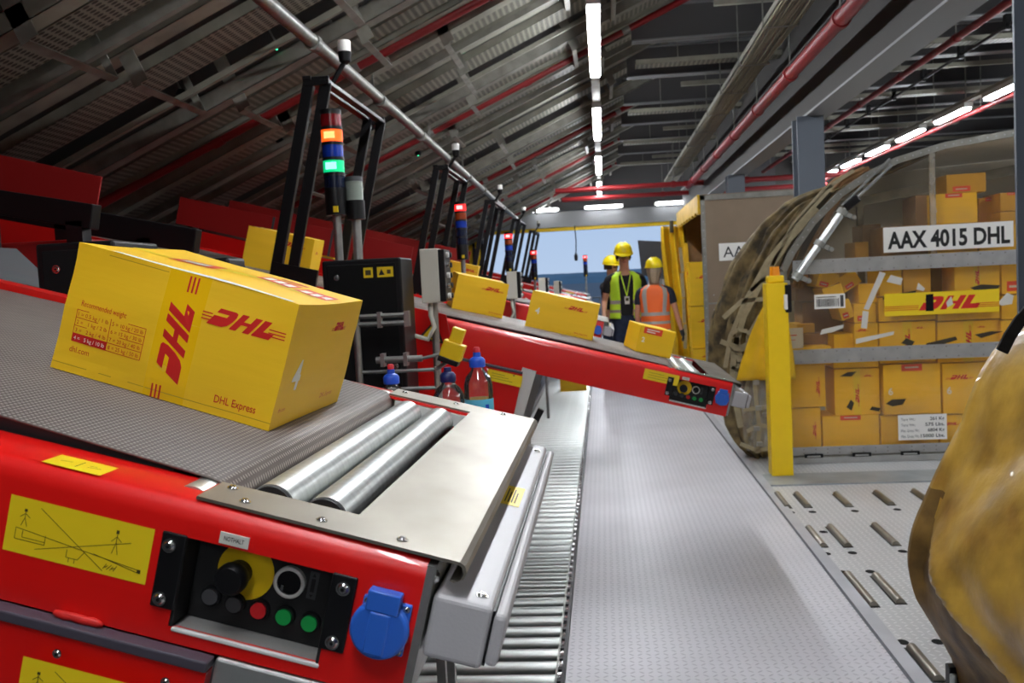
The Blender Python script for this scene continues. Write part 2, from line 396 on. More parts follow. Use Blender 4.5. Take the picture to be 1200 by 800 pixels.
def m_main(mb, fr):
    A, W, H = fr['front']
    red = 'dhl_red'
    # weight table
    x0, x1, y0, y1 = W*.065, W*.385, H*.25, H*.50
    for i in range(5):
        A.line(mb, x0, y0+(y1-y0)*i/4, x1, y0+(y1-y0)*i/4, .0009, red)
    for q in (x0, (x0+x1)/2, x1): A.line(mb, q, y0, q, y1, .0009, red)
    rows = [('1 = 0.5 kg / 1 lb', '5 = 10 kg / 20 lb'), ('2 =   1 kg / 2 lb', '6 = 15 kg / 30 lb'), ('3 =   2 kg / 4 lb', '7 = 20 kg / 40 lb'), ('4 =   5 kg / 10 lb', '8 = 25 kg / 50 lb')]
    rh = (y1-y0)/4; xm = (x0+x1)/2
    A.rect(mb, x0, y0, xm, y0+rh, red, 1)
    for i, (a, b) in enumerate(rows):
        yy = y1-(i+1)*rh+rh*.24
        A.text(mb, a, x0+.003, yy, rh*.5, 'white' if i == 3 else red, w=xm-x0-.006, k=1.6); A.text(mb, b, xm+.003, yy, rh*.5, red, w=x1-xm-.006, k=1.6)
    A.text(mb, 'Recommended weight', x0+.004, H*.535, .0085, red, w=W*.21); A.text(mb, 'dhl.com', x0, H*.165, .009, red, w=W*.09)
    # vertical tape
    A.rect(mb, W*.425, .001, W*.61, H, 'tape_yellow', .4)
    A.logo(mb, W*.573, H*.15, W*.112, red, rot=math.pi/2, stretch=.60, stripes=False)
    for q in (.515, .533, .551):
        A.rect(mb, W*q, H*.86, W*(q+.008), H*.985, red); A.rect(mb, W*(q-.055), H*.0, W*(q-.047), H*.11, red)
    A.logo(mb, W*.632, H*.675, H*.135, red, stretch=.78, stripes=False)
    for q in (.70, .725, .75):
        A.rect(mb, W*.605, H*q, W*.65, H*(q+.009), red); A.rect(mb, W*.90, H*q, W*.975, H*(q+.009), red)
    A.text(mb, 'DHL Express', W*.74, H*.10, H*.062, red, w=W*.185, bold=.006)
    # lower flap line and edge wear
    A.rect(mb, 0, H*.055, W, H*.062, 'seam', .3)
    A.rect(mb, .05, H*.965, W*.42, H*.972, 'seam', .3)
    B, D, H = fr['right']
    B.logo(mb, D*.56, H*.745, H*.075, red, stretch=.7); B.text(mb, '4', D*.13, H*.30, H*.24, 'white', bold=.03); B.text(mb, 'DHL Express', D*.62, H*.13, H*.045, red); B.text(mb, 'dhl.com', D*.06, H*.13, H*.035, red)
    T, W, D = fr['top']
    T.rect(mb, W*.15, D*.001, W*.96, D*.055, 'white', 1)  # white tape strip along the front edge, its glare painted in
    T.rect(mb, 0, D*.46, W, D*.54, 'yellow_label', .8)
    T.rect(mb, W*.20, D*.42, W*.42, D*.60, 'sticker_red', 1.5); T.rect(mb, W*.24, D*.45, W*.37, D*.55, 'tape_white', 2.2)
    for a in (0, 1):
        q = W*.60 + a*W*.19
        T.rect(mb, q, D*.50, q+W*.165, D*.72, 'sticker_red', 1.5)
        for b in range(3): T.rect(mb, q+W*(.02+b*.05), D*.54, q+W*(.055+b*.05), D*.66, 'white', 1.8)
    T.rect(mb, W*.62, D*.78, W*.76, D*.84, 'dhl_red', 1.5)

# ------------------------------------------------------------------ conveyor
TH = R(15); CR = Matrix.Rotation(TH, 3, 'Y')
P0 = Vector((-.189, .93, 1.22)); UV = Vector((math.cos(TH), 0, -math.sin(TH)))
def tip(dx, Y): p = P0 + UV*(dx/math.cos(TH)); p.y = Y; return p
L0 = -3.55
def screws(parent, pts, r, n=(0, -1, 0), name='screw'):
    for p in pts:
        mb = MB(); screw(mb, p, r, n); mb.build(name, parent, smooth=40)
def screw(mb, p, r, n=(0, -1, 0), m='screw'):
    n = Vector(n); p = Vector(p); mb.cyl(p, p+n*r*.25, r*1.25, m, 12); mb.cyl(p+n*r*.25, p+n*r*.7, r, m, 12, r*.7); mb.cyl(p+n*r*.7, p+n*r*.72, r*.35, 'black', 6)
def no_entry_sketch(A, mb, W, H, m='label_ink'):
    """the crossed-out drawing: people standing on a sloped conveyor"""
    l = lambda a, b, c, d, w=.0007: A.line(mb, a*W, b*H, c*W, d*H, w, m)
    l(.22, .88, .70, .06); l(.22, .14, .86, .66)
    l(.07, .45, .07, .25); l(.07, .45, .95, .22); l(.07, .25, .28, .25); l(.62, .32, .95, .17); l(.28, .42, .28, .25); l(.12, .42, .12, .30); l(.12, .30, .28, .30)
    A.rect(mb, .93*W, .17*H, .955*W, .235*H, m)
    l(.44, .28, .44, .14); l(.44, .14, .52, .14); l(.52, .14, .56, .30); l(.46, .14, .46, .06); l(.50, .14, .50, .06)
    for (x, y, h) in ((.12, .50, .30), (.76, .40, .42)):     # standing figures
        l(x-.02, y, x, y+h*.5); l(x+.02, y, x, y+h*.5); l(x, y+h*.5, x, y+h*.85); l(x, y+h*.75, x-.035, y+h*.5); l(x, y+h*.75, x+.035, y+h*.55)
        A.rect(mb, (x-.01)*W, (y+h*.86)*H, (x+.01)*W, (y+h*1.02)*H, m)
    for k in range(7): l(.70+.012*k, .10+.03*(k % 2), .72+.012*k, .20-.02*(k % 3))
def conveyor(name, label, P, E, near=False, group=None, L0=L0):
    t = thing(name, label, 'conveyor', P, (0, TH, 0), group)
    WD = 1.0
    for side in (0, 1):      # side channels; the near one has a cut-out for the control box
        mb = MB()
        def prof(w0, w1, top=True):
            p = [(0, w0), (0, w1)]
            if top: p += [(.002, -.012), (.008, -.004), (.018, 0), (.088, 0), (.088, -.005), (.02, -.006), (.012, -.01), (.007, -.018), (.007, w0)]
            else: p += [(.007, w1), (.007, w0)]
            return [(WD-a, b) for a, b in p] if side else p
        if side == 0:
            mb.sweep(prof(-.15, -.022), L0, -.262, 'red'); mb.sweep(prof(-.150, -.022), -.094, -.002, 'red')
            mb.sweep(prof(-.038, -.022), -.262, -.094, 'red'); mb.sweep(prof(-.150, -.138, False), -.262, -.094, 'red')
        else: mb.sweep(prof(-.15, -.022), L0, -.002, 'red')
        b0 = (0, -.155, .06, -.150) if side == 0 else (WD-.06, -.155, WD, -.150)
        mb.box((L0, b0[0], b0[1]), (-.002, b0[2], b0[3]), 'red')
        mb.build('side_frame', t, smooth=35)
    mb = MB(); mb.box((L0, .02, -.155), (-.01, .98, -.145), 'dark_grey'); mb.build('bottom_pan', t)
    # belt, wrapped round its end pulley
    mb = MB(); n = 10; q = 1 if near else .25; pts = [(L0, .006+.028*q), (-1.0, .006+.028*q), (-.82, .006+.026*q), (-.72, .006+.0225*q), (-.28, .006)]
    for k in range(1, n+1):
        a = math.pi*k/n; pts.append((-.28+.033*math.sin(a), -.027+.033*math.cos(a)))
    pts += [(L0, -.062)]
    up = [(u, .084, w) for u, w in pts]; dn = [(u, .925, w) for u, w in pts]; N = len(pts)
    mb.add(up+dn, [(i, i+1, N+i+1, N+i) for i in range(N-1)], 'belt')
    o = mb.build('belt', t, smooth=60, fixn=False); md = o.modifiers.new('thickness', 'SOLIDIFY'); md.thickness = .003; md.offset = -1
    mb = MB(); mb.cyl((-.28, .045, -.027), (-.28, .955, -.027), .0295, 'roller_zinc', 28); mb.build('end_pulley', t, smooth=40)
    mb = MB(); mb.box((L0, .10, -.02), (-.80, .91, .026*q+.0), 'dark_grey'); mb.prism([(-.80, -.02), (-.80, .026*q), (-.33, .002), (-.33, -.02), (-.8, -.02)], (0, .91, 0), (1, 0, 0), (0, 0, 1), .81, 'dark_grey'); mb.build('slider_bed', t)
    for u in (-.214, -.148):
        mb = MB(); mb.cyl((u, .125, -.027), (u, .895, -.027), .029, 'roller_zinc', 32)
        r = mb.build('roller', t, smooth=40)
        mb = MB()
        for v0, v1 in ((.118, .1255), (.8945, .902)): mb.cyl((u, v0, -.0265), (u, v1, -.0265), .027, 'rubber', 24)
        mb.cyl((u, .108, -.0265), (u, .118, -.0265), .012, 'yellow_paint', 12); mb.cyl((u, .09, -.0265), (u, .93, -.0265), .006, 'zinc', 10)
        mb.build('roller_bearing', r, smooth=40)
    mb = MB(); mb.box((-.26, .08, -.075), (-.085, .92, -.068), 'dark_grey'); mb.box((-.245, .903, -.03), (-.095, .922, -.006), 'grey_light'); mb.build('roller_tray', t)
    if near: mb = MB(); mb.prism([(L0, -.0), (-.75, -.0), (-.80, .045), (L0, .055)], (0, .985, 0), (1, 0, 0), (0, 0, 1), .05, 'red'); mb.build('belt_guide', t, bevel=.004)
    # U shaped cover plate with rolled front lip
    mb = MB(); z0, z1 = .0005, .004
    outline = [(-.262, .012), (.030, .004), (.034, 1.01), (-.262, 1.0), (-.262, .918), (-.092, .918), (-.100, .082), (-.262, .082)]
    mb.prism(outline, (0, 0, z0), (1, 0, 0), (0, 1, 0), z1-z0, 'steel_plate')
    lip = [(.030, z1), (.036, .001), (.039, -.006), (.037, -.013), (.031, -.017), (.026, -.016)]
    lv = [(u, .004, w) for u, w in lip]+[(u+.004, 1.01, w) for u, w in lip]; q = len(lip)
    lo = [(u-.003, .004, w-.002) for u, w in lip]+[(u+.001, 1.01, w-.002) for u, w in lip]
    mb.add(lv, [(i, i+1, q+i+1, q+i) for i in range(q-1)], 'steel_plate'); mb.add(lo, [(i, i+1, q+i+1, q+i) for i in range(q-1)], 'steel_plate')
    mb.add([lv[i] for i in range(q)]+[lo[i] for i in range(q)], [(i, i+1, q+i+1, q+i) for i in range(q-1)], 'steel_plate')
    pl = mb.build('cover_plate', t, smooth=30, fixn=False)
    screws(pl, [(u, v, z1) for u, v in ((-.244, .066), (-.215, .03), (-.128, .03), (-.038, .03), (-.24, .965), (-.13, .968), (-.03, .972))], .005, (0, 0, 1))
    # end frame and bumper
    mb = MB(); mb.box((-.002, 0, -.150), (.007, WD, -.006), 'zinc'); screw(mb, (.007, .012, -.02), .006, (1, 0, 0)); screw(mb, (.003, -.0005, -.142), .004)
    mb.build('end_frame', t, bevel=.002)
    mb = MB(); mb.box((.010, .004, -.104), (.074, .94, -.035), 'grey_paint'); bu = mb.build('bumper', t, bevel=.006, seg=3)
    mb = MB(); mb.box((.0765, .004, -.098), (.090, .94, -.041), 'grey_paint'); mb.build('bumper_lid', bu, bevel=.005)
    mb = MB(); mb.box((.074, .010, -.100), (.0768, .894, -.04), 'black'); mb.build('bumper_seal', bu)
    screws(bu, [(.058, .03, -.035), (.058, .87, -.035)], .0055, (0, 0, 1)); screws(bu, [(.045, .03, -.104)], .0045, (0, 0, -1))
    mb = MB(); A = Frame((.032, .42, -.0345), (1, 0, 0), (0, 1, 0), .0004); A.rect(mb, 0, 0, .030, .12, 'yellow_label')
    for k in range(4): A.rect(mb, .006+.005*k, .015, .008+.005*k, .10-.02*(k % 2), 'label_ink', 2)
    mb.build('warning_label', bu, fixn=False)
    # control box set into the side
    mb = MB(); y1 = .048
    mb.box((-.262, .0, -.138), (-.258, y1, -.036), 'panel_dark'); mb.box((-.098, .0, -.138), (-.094, y1, -.036), 'panel_dark')
    mb.box((-.262, .0, -.036), (-.094, y1, -.033), 'panel_dark'); mb.box((-.262, .002, -.141), (-.094, y1, -.138), 'dust'); mb.box((-.262, .036, -.138), (-.094, y1, -.036), 'panel_dark')
    mb.box((-.285, -.004, -.119), (-.258, .0, -.036), 'black'); mb.box((-.097, -.004, -.119), (-.070, .0, -.036), 'black')
    mb.box((-.258, -.002, -.142), (-.093, .004, -.1375), 'grey_light')
    cb = mb.build('control_panel', t, bevel=.002)
    screws(cb, [(u, -.004, w) for u, w in ((-.275, -.050), (-.275, -.109), (-.083, -.050), (-.083, -.109))], .0062)
    mb = MB(); mb.cyl((-.201, .035, -.073), (-.201, .036, -.073), .032, 'yellow_paint', 32); es = mb.build('stop_disc', cb, smooth=40)
    mb = MB(); mb.cyl((-.207, .034, -.075), (-.207, .018, -.075), .014, 'black', 20); mb.lathe([(.0165, 0), (.0175, .004), (.0175, .013), (.014, .018)], 'black', Matrix.Translation((-.207, .019, -.075)) @ Matrix.Rotation(R(90), 4, 'X'), 24)
    tag(mb.build('emergency_button', es, smooth=35), 'black mushroom push knob')
    mb = MB(); T = Matrix.Translation((-.150, .036, -.072)) @ Matrix.Rotation(R(90), 4, 'X')
    mb.lathe([(.0135, 0), (.0175, 0), (.0175, .006), (.0155, .007), (.0135, .006)], 'grey_light', T, 28, caps=False); mb.cyl((-.150, .036, -.072), (-.150, .033, -.072), .0135, 'black', 20); mb.box((-.158, .030, -.085), (-.155, .033, -.076), 'screw')
    mb.build('key_switch', cb, smooth=40)
    for (u, w, m, lb) in ((-.233, -.108, 'dark_grey', 'dark grey push button'), (-.205, -.110, 'dark_grey', 'dark grey push button'), (-.177, -.110, 'red_btn', 'red push button'), (-.148, -.110, 'green_btn', 'green push button'), (-.119, -.110, 'green_btn', 'green push button')):
        mb = MB(); mb.cyl((u, .036, w), (u, .030, w), .0115, 'black', 20); mb.cyl((u, .030, w), (u, .027, w), .0088, m, 20); tag(mb.build('push_button', cb, smooth=40), lb)
    mb = MB(); A = Frame((-.130, .036, -.086), (1, 0, 0), (0, 0, 1), .0005); A.rect(mb, 0, 0, .0105, .031, 'dark_grey'); A.rect(mb, .003, .008, .0075, .023, 'panel_dark', 2)
    A.poly(mb, [(.003, .025), (.0075, .025), (.005, .029)], 'panel_dark', 2); A.poly(mb, [(.003, .005), (.0075, .005), (.005, .002)], 'panel_dark', 2); mb.build('arrow_tag', cb, fixn=False)
    mb = MB(); mb.box((-.224, -.0015, -.035), (-.192, 0, -.0225), 'tape_white'); A = Frame((-.224, -.0015, -.035), (1, 0, 0), (0, 0, 1), .0003); A.text(mb, 'NOTHALT', .005, .004, .005, 'ink', bold=.01, w=.022); mb.build('name_tag', cb)
    # socket
    mb = MB(); mb.box((-.060, -.006, -.106), (-.008, 0, -.050), 'blue_plastic')
    T = Matrix.Translation((-.036, -.006, -.080)) @ Matrix.Rotation(R(90), 4, 'X'); mb.lathe([(.031, 0), (.031, .008), (.029, .0115), (.022, .012)], 'blue_plastic', T, 32)
    mb.box((-.054, -.020, -.060), (-.019, -.004, -.038), 'blue_plastic'); mb.box((-.048, -.0205, -.105), (-.026, -.017, -.06), 'blue_plastic')
    sk = mb.build('power_socket', t, bevel=.002, smooth=40)
    screws(sk, [(u, -.006, w) for u, w in ((-.055, -.055), (-.013, -.055), (-.055, -.101), (-.013, -.101))], .003)
    # stickers
    if near:
        mb = MB(); A = Frame((-.459, 0, -.100), (1, 0, 0), (0, 0, 1), .0004); A.rect(mb, 0, 0, .164, .062, 'yellow_label'); A.off = .0008; no_entry_sketch(A, mb, .164, .062); mb.build('warning_label', t, fixn=False)
        mb = MB(); A = Frame((-.44, .012, 0), (1, 0, 0), (0, 1, 0), .0004); A.rect(mb, 0, 0, .068, .040, 'yellow_label'); A.off = .0008
        A.line(mb, .034, .008, .034, .03, .001, 'ink'); A.line(mb, .012, .018, .024, .022, .001, 'label_ink'); A.line(mb, .044, .016, .058, .02, .001, 'label_ink'); A.line(mb, .044, .022, .052, .024, .001, 'label_ink'); mb.build('warning_label', t, fixn=False)
    else:
        mb = MB(); A = Frame((-.393, 0, -.070), (1, 0, 0), (0, 0, 1), .0005); A.rect(mb, 0, 0, .157, .047, 'yellow_label'); A.off = .001
        for k in range(3): A.line(mb, .02, .012+.011*k, .13-.02*k, .012+.011*k, .0012, 'label_ink')
        mb.build('warning_label', t, fixn=False)
    # outer stage the boom slides out of
    e = -E
    poly = [(L0, .02), (e-.60, .02), (e-.55, -.10), (e-.50, -.153), (e-.205, -.156), (e-.205, -.36), (e-1.0, -.60), (L0, -.60)]
    for side in (0, 1):
        v = -.018 if side == 0 else WD+.002
        mb = MB(); mb.prism([(a, b-.012) if i in (3, 4) else (a, b) for i, (a, b) in enumerate(poly)], (0, v, 0), (1, 0, 0), (0, 0, 1), -.016, 'red', 'red_dark')
        ou = mb.build('outer_side', t, bevel=.0015)
        mb = MB(); mb.box((e-.50, v-.004, -.168), (e-.205, v+.018, -.156), 'rail_dark'); mb.build('cap_rail', ou, bevel=.002)
        if side == 0:
            mb = MB(); mb.tube([(e-.386+.056*k/8, -.006, -.151-.0006*(k % 3)) for k in range(9)], [.003, .0045, .005, .0045, .005, .0048, .005, .0045, .002], 'red_seal', 8)
            if near: mb.build('sealant_bead', t, smooth=80)
            screws(ou, [(e+a, -.034, -.180) for a in (-.36, -.24)], .004)
            if near:
                mb = MB(); A = Frame((e-.395, -.0345, -.255), (1, 0, 0), (0, 0, 1), .0008); A.rect(mb, 0, 0, .168, .064, 'yellow_label'); A.off = .0013; no_entry_sketch(A, mb, .168, .064); mb.build('warning_label', ou, fixn=False)
            else:
                mb = MB(); A = Frame((e-.36, -.0345, -.225), (1, 0, -.0), (0, 0, 1), .0008); A.rect(mb, 0, 0, .16, .05, 'yellow_label'); A.off = .0016
                for k in range(3): A.line(mb, .02, .014+.011*k, .12-.02*k, .014+.011*k, .0015, 'label_ink')
                mb.build('warning_label', ou, fixn=False)
                mb = MB(); A = Frame((e-.70, -.0345, -.11), (1, 0, .0), (0, 0, 1), .0008); A.poly(mb, [(0, 0), (.12, 0), (.06, .10)], 'ink'); A.off = .0016; A.poly(mb, [(.016, .008), (.104, .008), (.06, .083)], 'yellow_label'); A.off = .0024
                A.poly(mb, [(.056, .026), (.064, .026), (.066, .06), (.054, .06)], 'ink'); A.rect(mb, .056, .014, .064, .021, 'ink'); mb.build('warning_triangle', ou, fixn=False)
    mb = MB(); mb.box((e-1.3, 0, -.30), (e-.215, WD, -.18), 'dark_grey'); mb.box((L0, 0, -.55), (e-1.3, WD, -.18), 'dark_grey'); mb.build('outer_body', t)
    mb = MB()
    if near: mb.box((e-.203, -.004, -.215), (e-.05, .05, -.157), 'roller_zinc'); mb.box((e-.203, .06, -.19), (e-.09, .94, -.165), 'dark_grey'); mb.build('slide_bracket', t, bevel=.003)
    # support legs: vertical in the hall
    inv = CR.transposed()
    def wl(u, v, w, z): # local point directly below (u,v,w) at world height z
        p = Vector(P) + CR @ Vector((u, v, w)); q = Vector((p.x, p.y, z)); return inv @ (q - Vector(P))
    for u in (e-.98, e-2.2):
        for v in (-.005, WD-.005):
            a = Vector((u, v+.01, -.45)); b = wl(u, v+.01, -.45, 0.004)
            mb = MB(); mb.bar(a, b, .08, .08, 'black_metal', up=(0, 1, 0)); mb.build('leg', t)
    for v in (() if near else (.0, WD-.02)):
        mb = MB(); a = Vector((e-.18, v, -.14)); b = wl(e-.40, v, -.2, .45); mb.bar(a, b, .065, .012, 'grey_light', up=(0, 1, 0)); mb.build('brace', t)
    mb = MB(); a = wl(e-.19, .3, -.2, 1.0); b = wl(e-.5, .3, -.2, .2)
    mb.bar(wl(e-.12, .02, -.2, .93), wl(e-.60, .02, -.2, .08), .03, .03, 'black_metal', up=(0, 1, 0)); mb.build('diagonal_strut', t)
    return t
CY = [.93, 4.15, 7.37, 10.59, 13.81, 17.03]
BP = R(3.0)
def belt_w(u): return .006+.25*(.0524*(-.28-u) if u > -.72 else (.0225+.0055*min(1, (-.72-u)/.28)))
def on_belt(P, u, v, yaw=0, w=.0045, pitch=0):
    return Vector(P) + CR @ Vector((u, v, w)), (CR @ Matrix.Rotation(yaw, 3, 'Z') @ Matrix.Rotation(pitch, 3, 'Y'))

# ================================================================== THE HALL
ZL = 3.7
# floor
mb = MB(); mb.box((-9, -7, -.3), (9, 25, -.1), 'dark_grey'); struct(mb, 'floor')
mb = MB(); mb.box((-.205, -6, -.1), (1.04, 25, 0), 'treadplate'); struct(mb, 'floor')
mb = MB(); mb.box((1.055, -6, -.1), (1.115, 25, .0), 'plain_steel'); struct(mb, 'floor')
mb = MB(); mb.box((-9, -6, -.1), (-.93, 25, -.02), 'dark_grey'); struct(mb, 'floor')
mb = MB(); mb.box((1.115, -6, -.1), (9, 6.62, -.012), 'treadplate_b'); struct(mb, 'floor')
mb = MB(); mb.box((1.115, 6.62, -.1), (9, 6.98, .0), 'edge_steel'); struct(mb, 'trim_1')
mb = MB(); mb.box((1.115, 6.98, -.1), (9, 25, -.002), 'treadplate_b'); struct(mb, 'floor')
# roller track in the floor
t = thing('roller_track', 'long flat track of zinc rollers let into the floor left of the walkway', 'roller conveyor', (0, 0, 0))
mb = MB(); mb.box((-.90, 1.6, -.09), (-.235, 24.9, -.075), 'panel_dark'); mb.build('track_bed', t)
mb = MB(); mb.box((-.915, 1.6, -.09), (-.88, 24.9, .01), 'zinc'); mb.build('side_rail', t)
mb = MB(); mb.box((-.245, 1.6, -.09), (-.238, 24.9, .004), 'zinc'); mb.box((-.222, 1.6, -.09), (-.208, 24.9, .002), 'black_metal')
mb.build('side_rail', t)
mb = MB()
y = 1.7
while y < 16: 
    mb.cyl((-.238, y, -.012), (-.222, y, -.012), .014, 'screw', 8); mb.box((-.24, y+.03, -.02), (-.222, y+.06, .001), 'black'); y += .105
tag(mb.build('roller_chain', t), kind='stuff')
mb = MB(); mb.cyl((-.88, 0, 0), (-.245, 0, 0), .027, 'roller_zinc', 14); r0 = mb.build('roller', t, loc=(0, 2.6, -.03), smooth=40)
for k in range(1, 100):
    c = r0.copy(); COL.objects.link(c); c.parent = t; c.location = (0, 2.6+.125*k, -.03)
mb = MB()
for k in range(100, 178): mb.cyl((-.88, 2.6+.125*k, -.03), (-.245, 2.6+.125*k, -.03), .027, 'roller_zinc', 8)
tag(mb.build('rollers', t, smooth=60), kind='stuff')
# cargo deck rollers and drain holes
def zpt(zx, zy): return atz(860+zx/2.857, 520+zy/2.857, -.012)
slots = [((140,170),(185,215)), ((205,170),(255,213)), ((335,170),(395,210)), ((470,165),(535,205)), ((600,160),(665,200)), ((245,285),(305,345)), ((315,280),(390,345)), ((465,275),(550,340)), ((625,275),(705,338)), ((375,440),(475,545)), ((460,445),(575,535)), ((600,690),(680,790))]
dk = thing('cargo_deck', 'steel tread plate cargo deck with sunken guide rollers right of the walkway', 'deck', (2.0, 4.5, -.012))
for a, b in slots:
    p = zpt(*a); q = zpt(*b); ya, yb = min(p.y, q.y), max(p.y, q.y); x = (p.x+q.x)/2; ln = max(.30, yb-ya); yc = (ya+yb)/2
    mb = MB(); mb.cyl((x-2, yc-ln/2-4.5, .004), (x-2, yc+ln/2-4.5, .004), .021, 'steel_plate', 16); mb.box((x-2-.027, yc-ln/2-.01-4.5, -.0), (x-2+.027, yc+ln/2+.01-4.5, .002), 'panel_dark')
    mb.build('guide_roller', dk, smooth=40)
for q in [(192,230),(263,228),(405,225),(547,220),(310,368),(397,365),(565,360),(300,295),(365,430),(457,428),(565,664),(683,663)]:
    p = zpt(*q); mb = MB()
    vs = [(p.x-2+.030*math.cos(a)*(.8), p.y-4.5+.030*math.sin(a), .0012) for a in [2*math.pi*i/14 for i in range(14)]]
    mb.add(vs, [tuple(range(14))], 'black_matte'); mb.build('drain_hole', dk, fixn=False)
# joints in the walkway
for k, y in enumerate((5.2, 8.1, 11.0, 13.9, 16.8, 19.7)):
    pass
# shell
mb = MB(); mb.box((-5.3, -7, -.1), (-5.1, 25, 2.25), 'wall_grey'); struct(mb, 'wall_left')
mb = MB(); mb.box((9, -7, -.1), (9.2, 25.3, 5), 'wall_grey'); struct(mb, 'wall_right')
mb = MB(); mb.box((-5.3, -7.2, -.1), (9.2, -7, 5), 'wall_grey'); struct(mb, 'wall_back')
mb = MB(); mb.box((.9, -7, 4.85), (9.2, 25.3, 4.95), 'ceiling_deck'); struct(mb, 'ceiling')
# end wall with the open gate
mb = MB(); mb.box((-5.3, 25, -.1), (-3.25, 25.3, 5), 'wall_grey'); mb.box((4.6, 25, -.1), (9.2, 25.3, 5), 'wall_grey'); mb.box((-3.25, 25, 3.4), (4.6, 25.3, 5), 'beam_dark'); struct(mb, 'wall_front')
mb = MB(); mb.box((-3.25, 24.75, 2.96), (4.6, 25.0, 3.36), 'beam_grey'); mb.box((-3.25, 24.65, 2.94), (4.6, 25, 2.97), 'beam_grey'); struct(mb, 'trim_2', bevel=.01)
mb = MB(); mb.box((-3.25, 24.7, 2.85), (4.6, 24.9, 2.94), 'yellow_paint'); struct(mb, 'trim_3')
mb = MB(); mb.box((-3.5, 24.6, -.02), (-3.2, 24.9, 2.94), 'yellow_paint'); mb.box((-3.2, 24.62, -.02), (-3.12, 24.85, 2.9), 'black'); mb.box((-3.4, 24.55, -.02), (-3.33, 24.6, 2.9), 'black'); struct(mb, 'trim_4')
# outside: apron, hills
mb = MB(); mb.box((-300, 25.3, -.35), (300, 900, -.15), 'asphalt'); struct(mb, 'ground')
mb = MB()
def hill(u, v):
    x = -520+1040*u; y = 640+160*v
    h = 8+3*noise.noise(Vector((x*.006, 1.3, 0)))+1.6*noise.noise(Vector((x*.03, 4.3, 0)))+.8*noise.noise(Vector((x*.15, 8, 0)))
    return Vector((x, y, -1+h*math.sin(math.pi*min(v*1.0, 1))**.7 if v > 0 else -1))
mb.grid(hill, 160, 10, 'hill'); tag(mb.build('wooded_hills', smooth=180), kind='structure')

# ---- sloping roof on the left
RA = R(24); RM = Matrix.Rotation(-RA, 3, 'Y'); RO = Vector((.9, 0, 4.75))
def rt(s, y, n): return RO + RM @ Vector((s, y, n))
SL = -6.6
T4 = Matrix.Translation(RO) @ RM.to_4x4()
mb = MB(); mb.box((SL, -7, .22), (.3, 25, .28), 'roof_deck', T4); struct(mb, 'ceiling')
random.seed(11)
PY = [4.2, 7.5, 10.8, 15.9, 19.2, 23.1]
for i, y in enumerate(PY):
    s1 = (.15, .1, .15, .05, .35, -.1)[i]
    mb = MB(); mb.tube([(SL, y-.25, -.20), (s1, y, -.20)], .040, 'pipe_red', 12)
    for k in range(5):
        s = SL+.9+1.25*k; yy = y-.25+.25*(s-SL)/(s1-SL); mb.cyl((s, yy, -.20), (s+.09, yy, -.20), 0.050, 'pipe_red' if k % 2 else 'zinc_dull', 12); mb.bar((s+.05, yy, -.14), (s+.05, yy, .22), .02, .006, 'zinc_dull', up=(0, 1, 0))
    tag(mb.build('sprinkler_pipe', loc=RO, rot=RM, smooth=40), 'dark red pipe running down under the sloping roof', 'pipe', 'red pipes under the sloping roof')
# channels, trays and hangers between the pipes
def channel(y, w, h, n0, m, hang, kind):
    mb = MB(); s0, s1 = SL, .1
    if kind == 'C':      # upright C section
        mb.box((s0, y, n0), (s1, y+.006, n0+h), m); mb.box((s0, y, n0), (s1, y+w, n0+.006), m); mb.box((s0, y, n0+h-.006), (s1, y+w, n0+h), m)
    elif kind == 'T':    # cable tray
        mb.box((s0, y, n0), (s1, y+w, n0+.004), m); mb.box((s0, y, n0), (s1, y+.004, n0+h), 'roof_zinc'); mb.box((s0, y+w-.004, n0), (s1, y+w, n0+h), 'roof_zinc')
    else:
        mb.box((s0, y, n0), (s1, y+w, n0+h), m)
    o = mb.build('roof_channel', loc=RO, rot=RM)
    tag(o, {'C': 'light steel C channel running down the slope of the roof', 'T': 'perforated steel tray running down the slope of the roof', 'B': 'slim grey conduit strip running down the slope of the roof'}[kind], 'roof channel', {'C': 'steel channels under the sloping roof', 'T': 'perforated trays under the sloping roof', 'B': 'slim conduits under the sloping roof'}[kind])
    if hang:
        for k in range(4):
            mb = MB(); s = SL+.8+1.6*k+random.uniform(-.4, .4)
            mb.box((s, y-.26, -.30), (s+.10, y-.25, .22), 'roof_zinc2'); mb.box((s, y-.26, -.31), (s+.05, y+w+.28, -.30), 'roof_zinc2'); mb.box((s, y+w+.27, -.30), (s+.05, y+w+.28, .22), 'roof_zinc2')
            mb.build('hanger', o)
for i in range(len(PY)):
    a = PY[i]; b = PY[i+1] if i+1 < len(PY) else 24.6
    g = b-a
    channel(a+.16, .13, .10, -.22, 'roof_zinc', False, 'C')
    channel(a+.42, .30, .06, -.16, 'roof_perf', True, 'T')
    channel(a+.85, .05, .05, -.20, 'roof_zinc2', False, 'B')
    channel(a+g*.36, .16, .20, -.10, 'roof_zinc', False, 'C')
    channel(a+g*.45, .38, .07, -.14, 'roof_perf', True, 'T')
    channel(a+g*.62, .04, .04, -.19, 'roof_zinc', False, 'B')
    channel(a+g*.74, .13, .12, -.2, 'roof_zinc2', False, 'C')
    channel(a+g*.83, .26, .05, -.16, 'roof_perf', True, 'T')
    channel(a+g*.93, .10, .09, -.19, 'roof_zinc', False, 'C')
channel(2.6, .30, .06, -.16, 'roof_perf', True, 'T'); channel(3.2, .14, .14, -.16, 'roof_zinc', False, 'C'); channel(3.75, .12, .1, -.2, 'roof_zinc2', False, 'C')
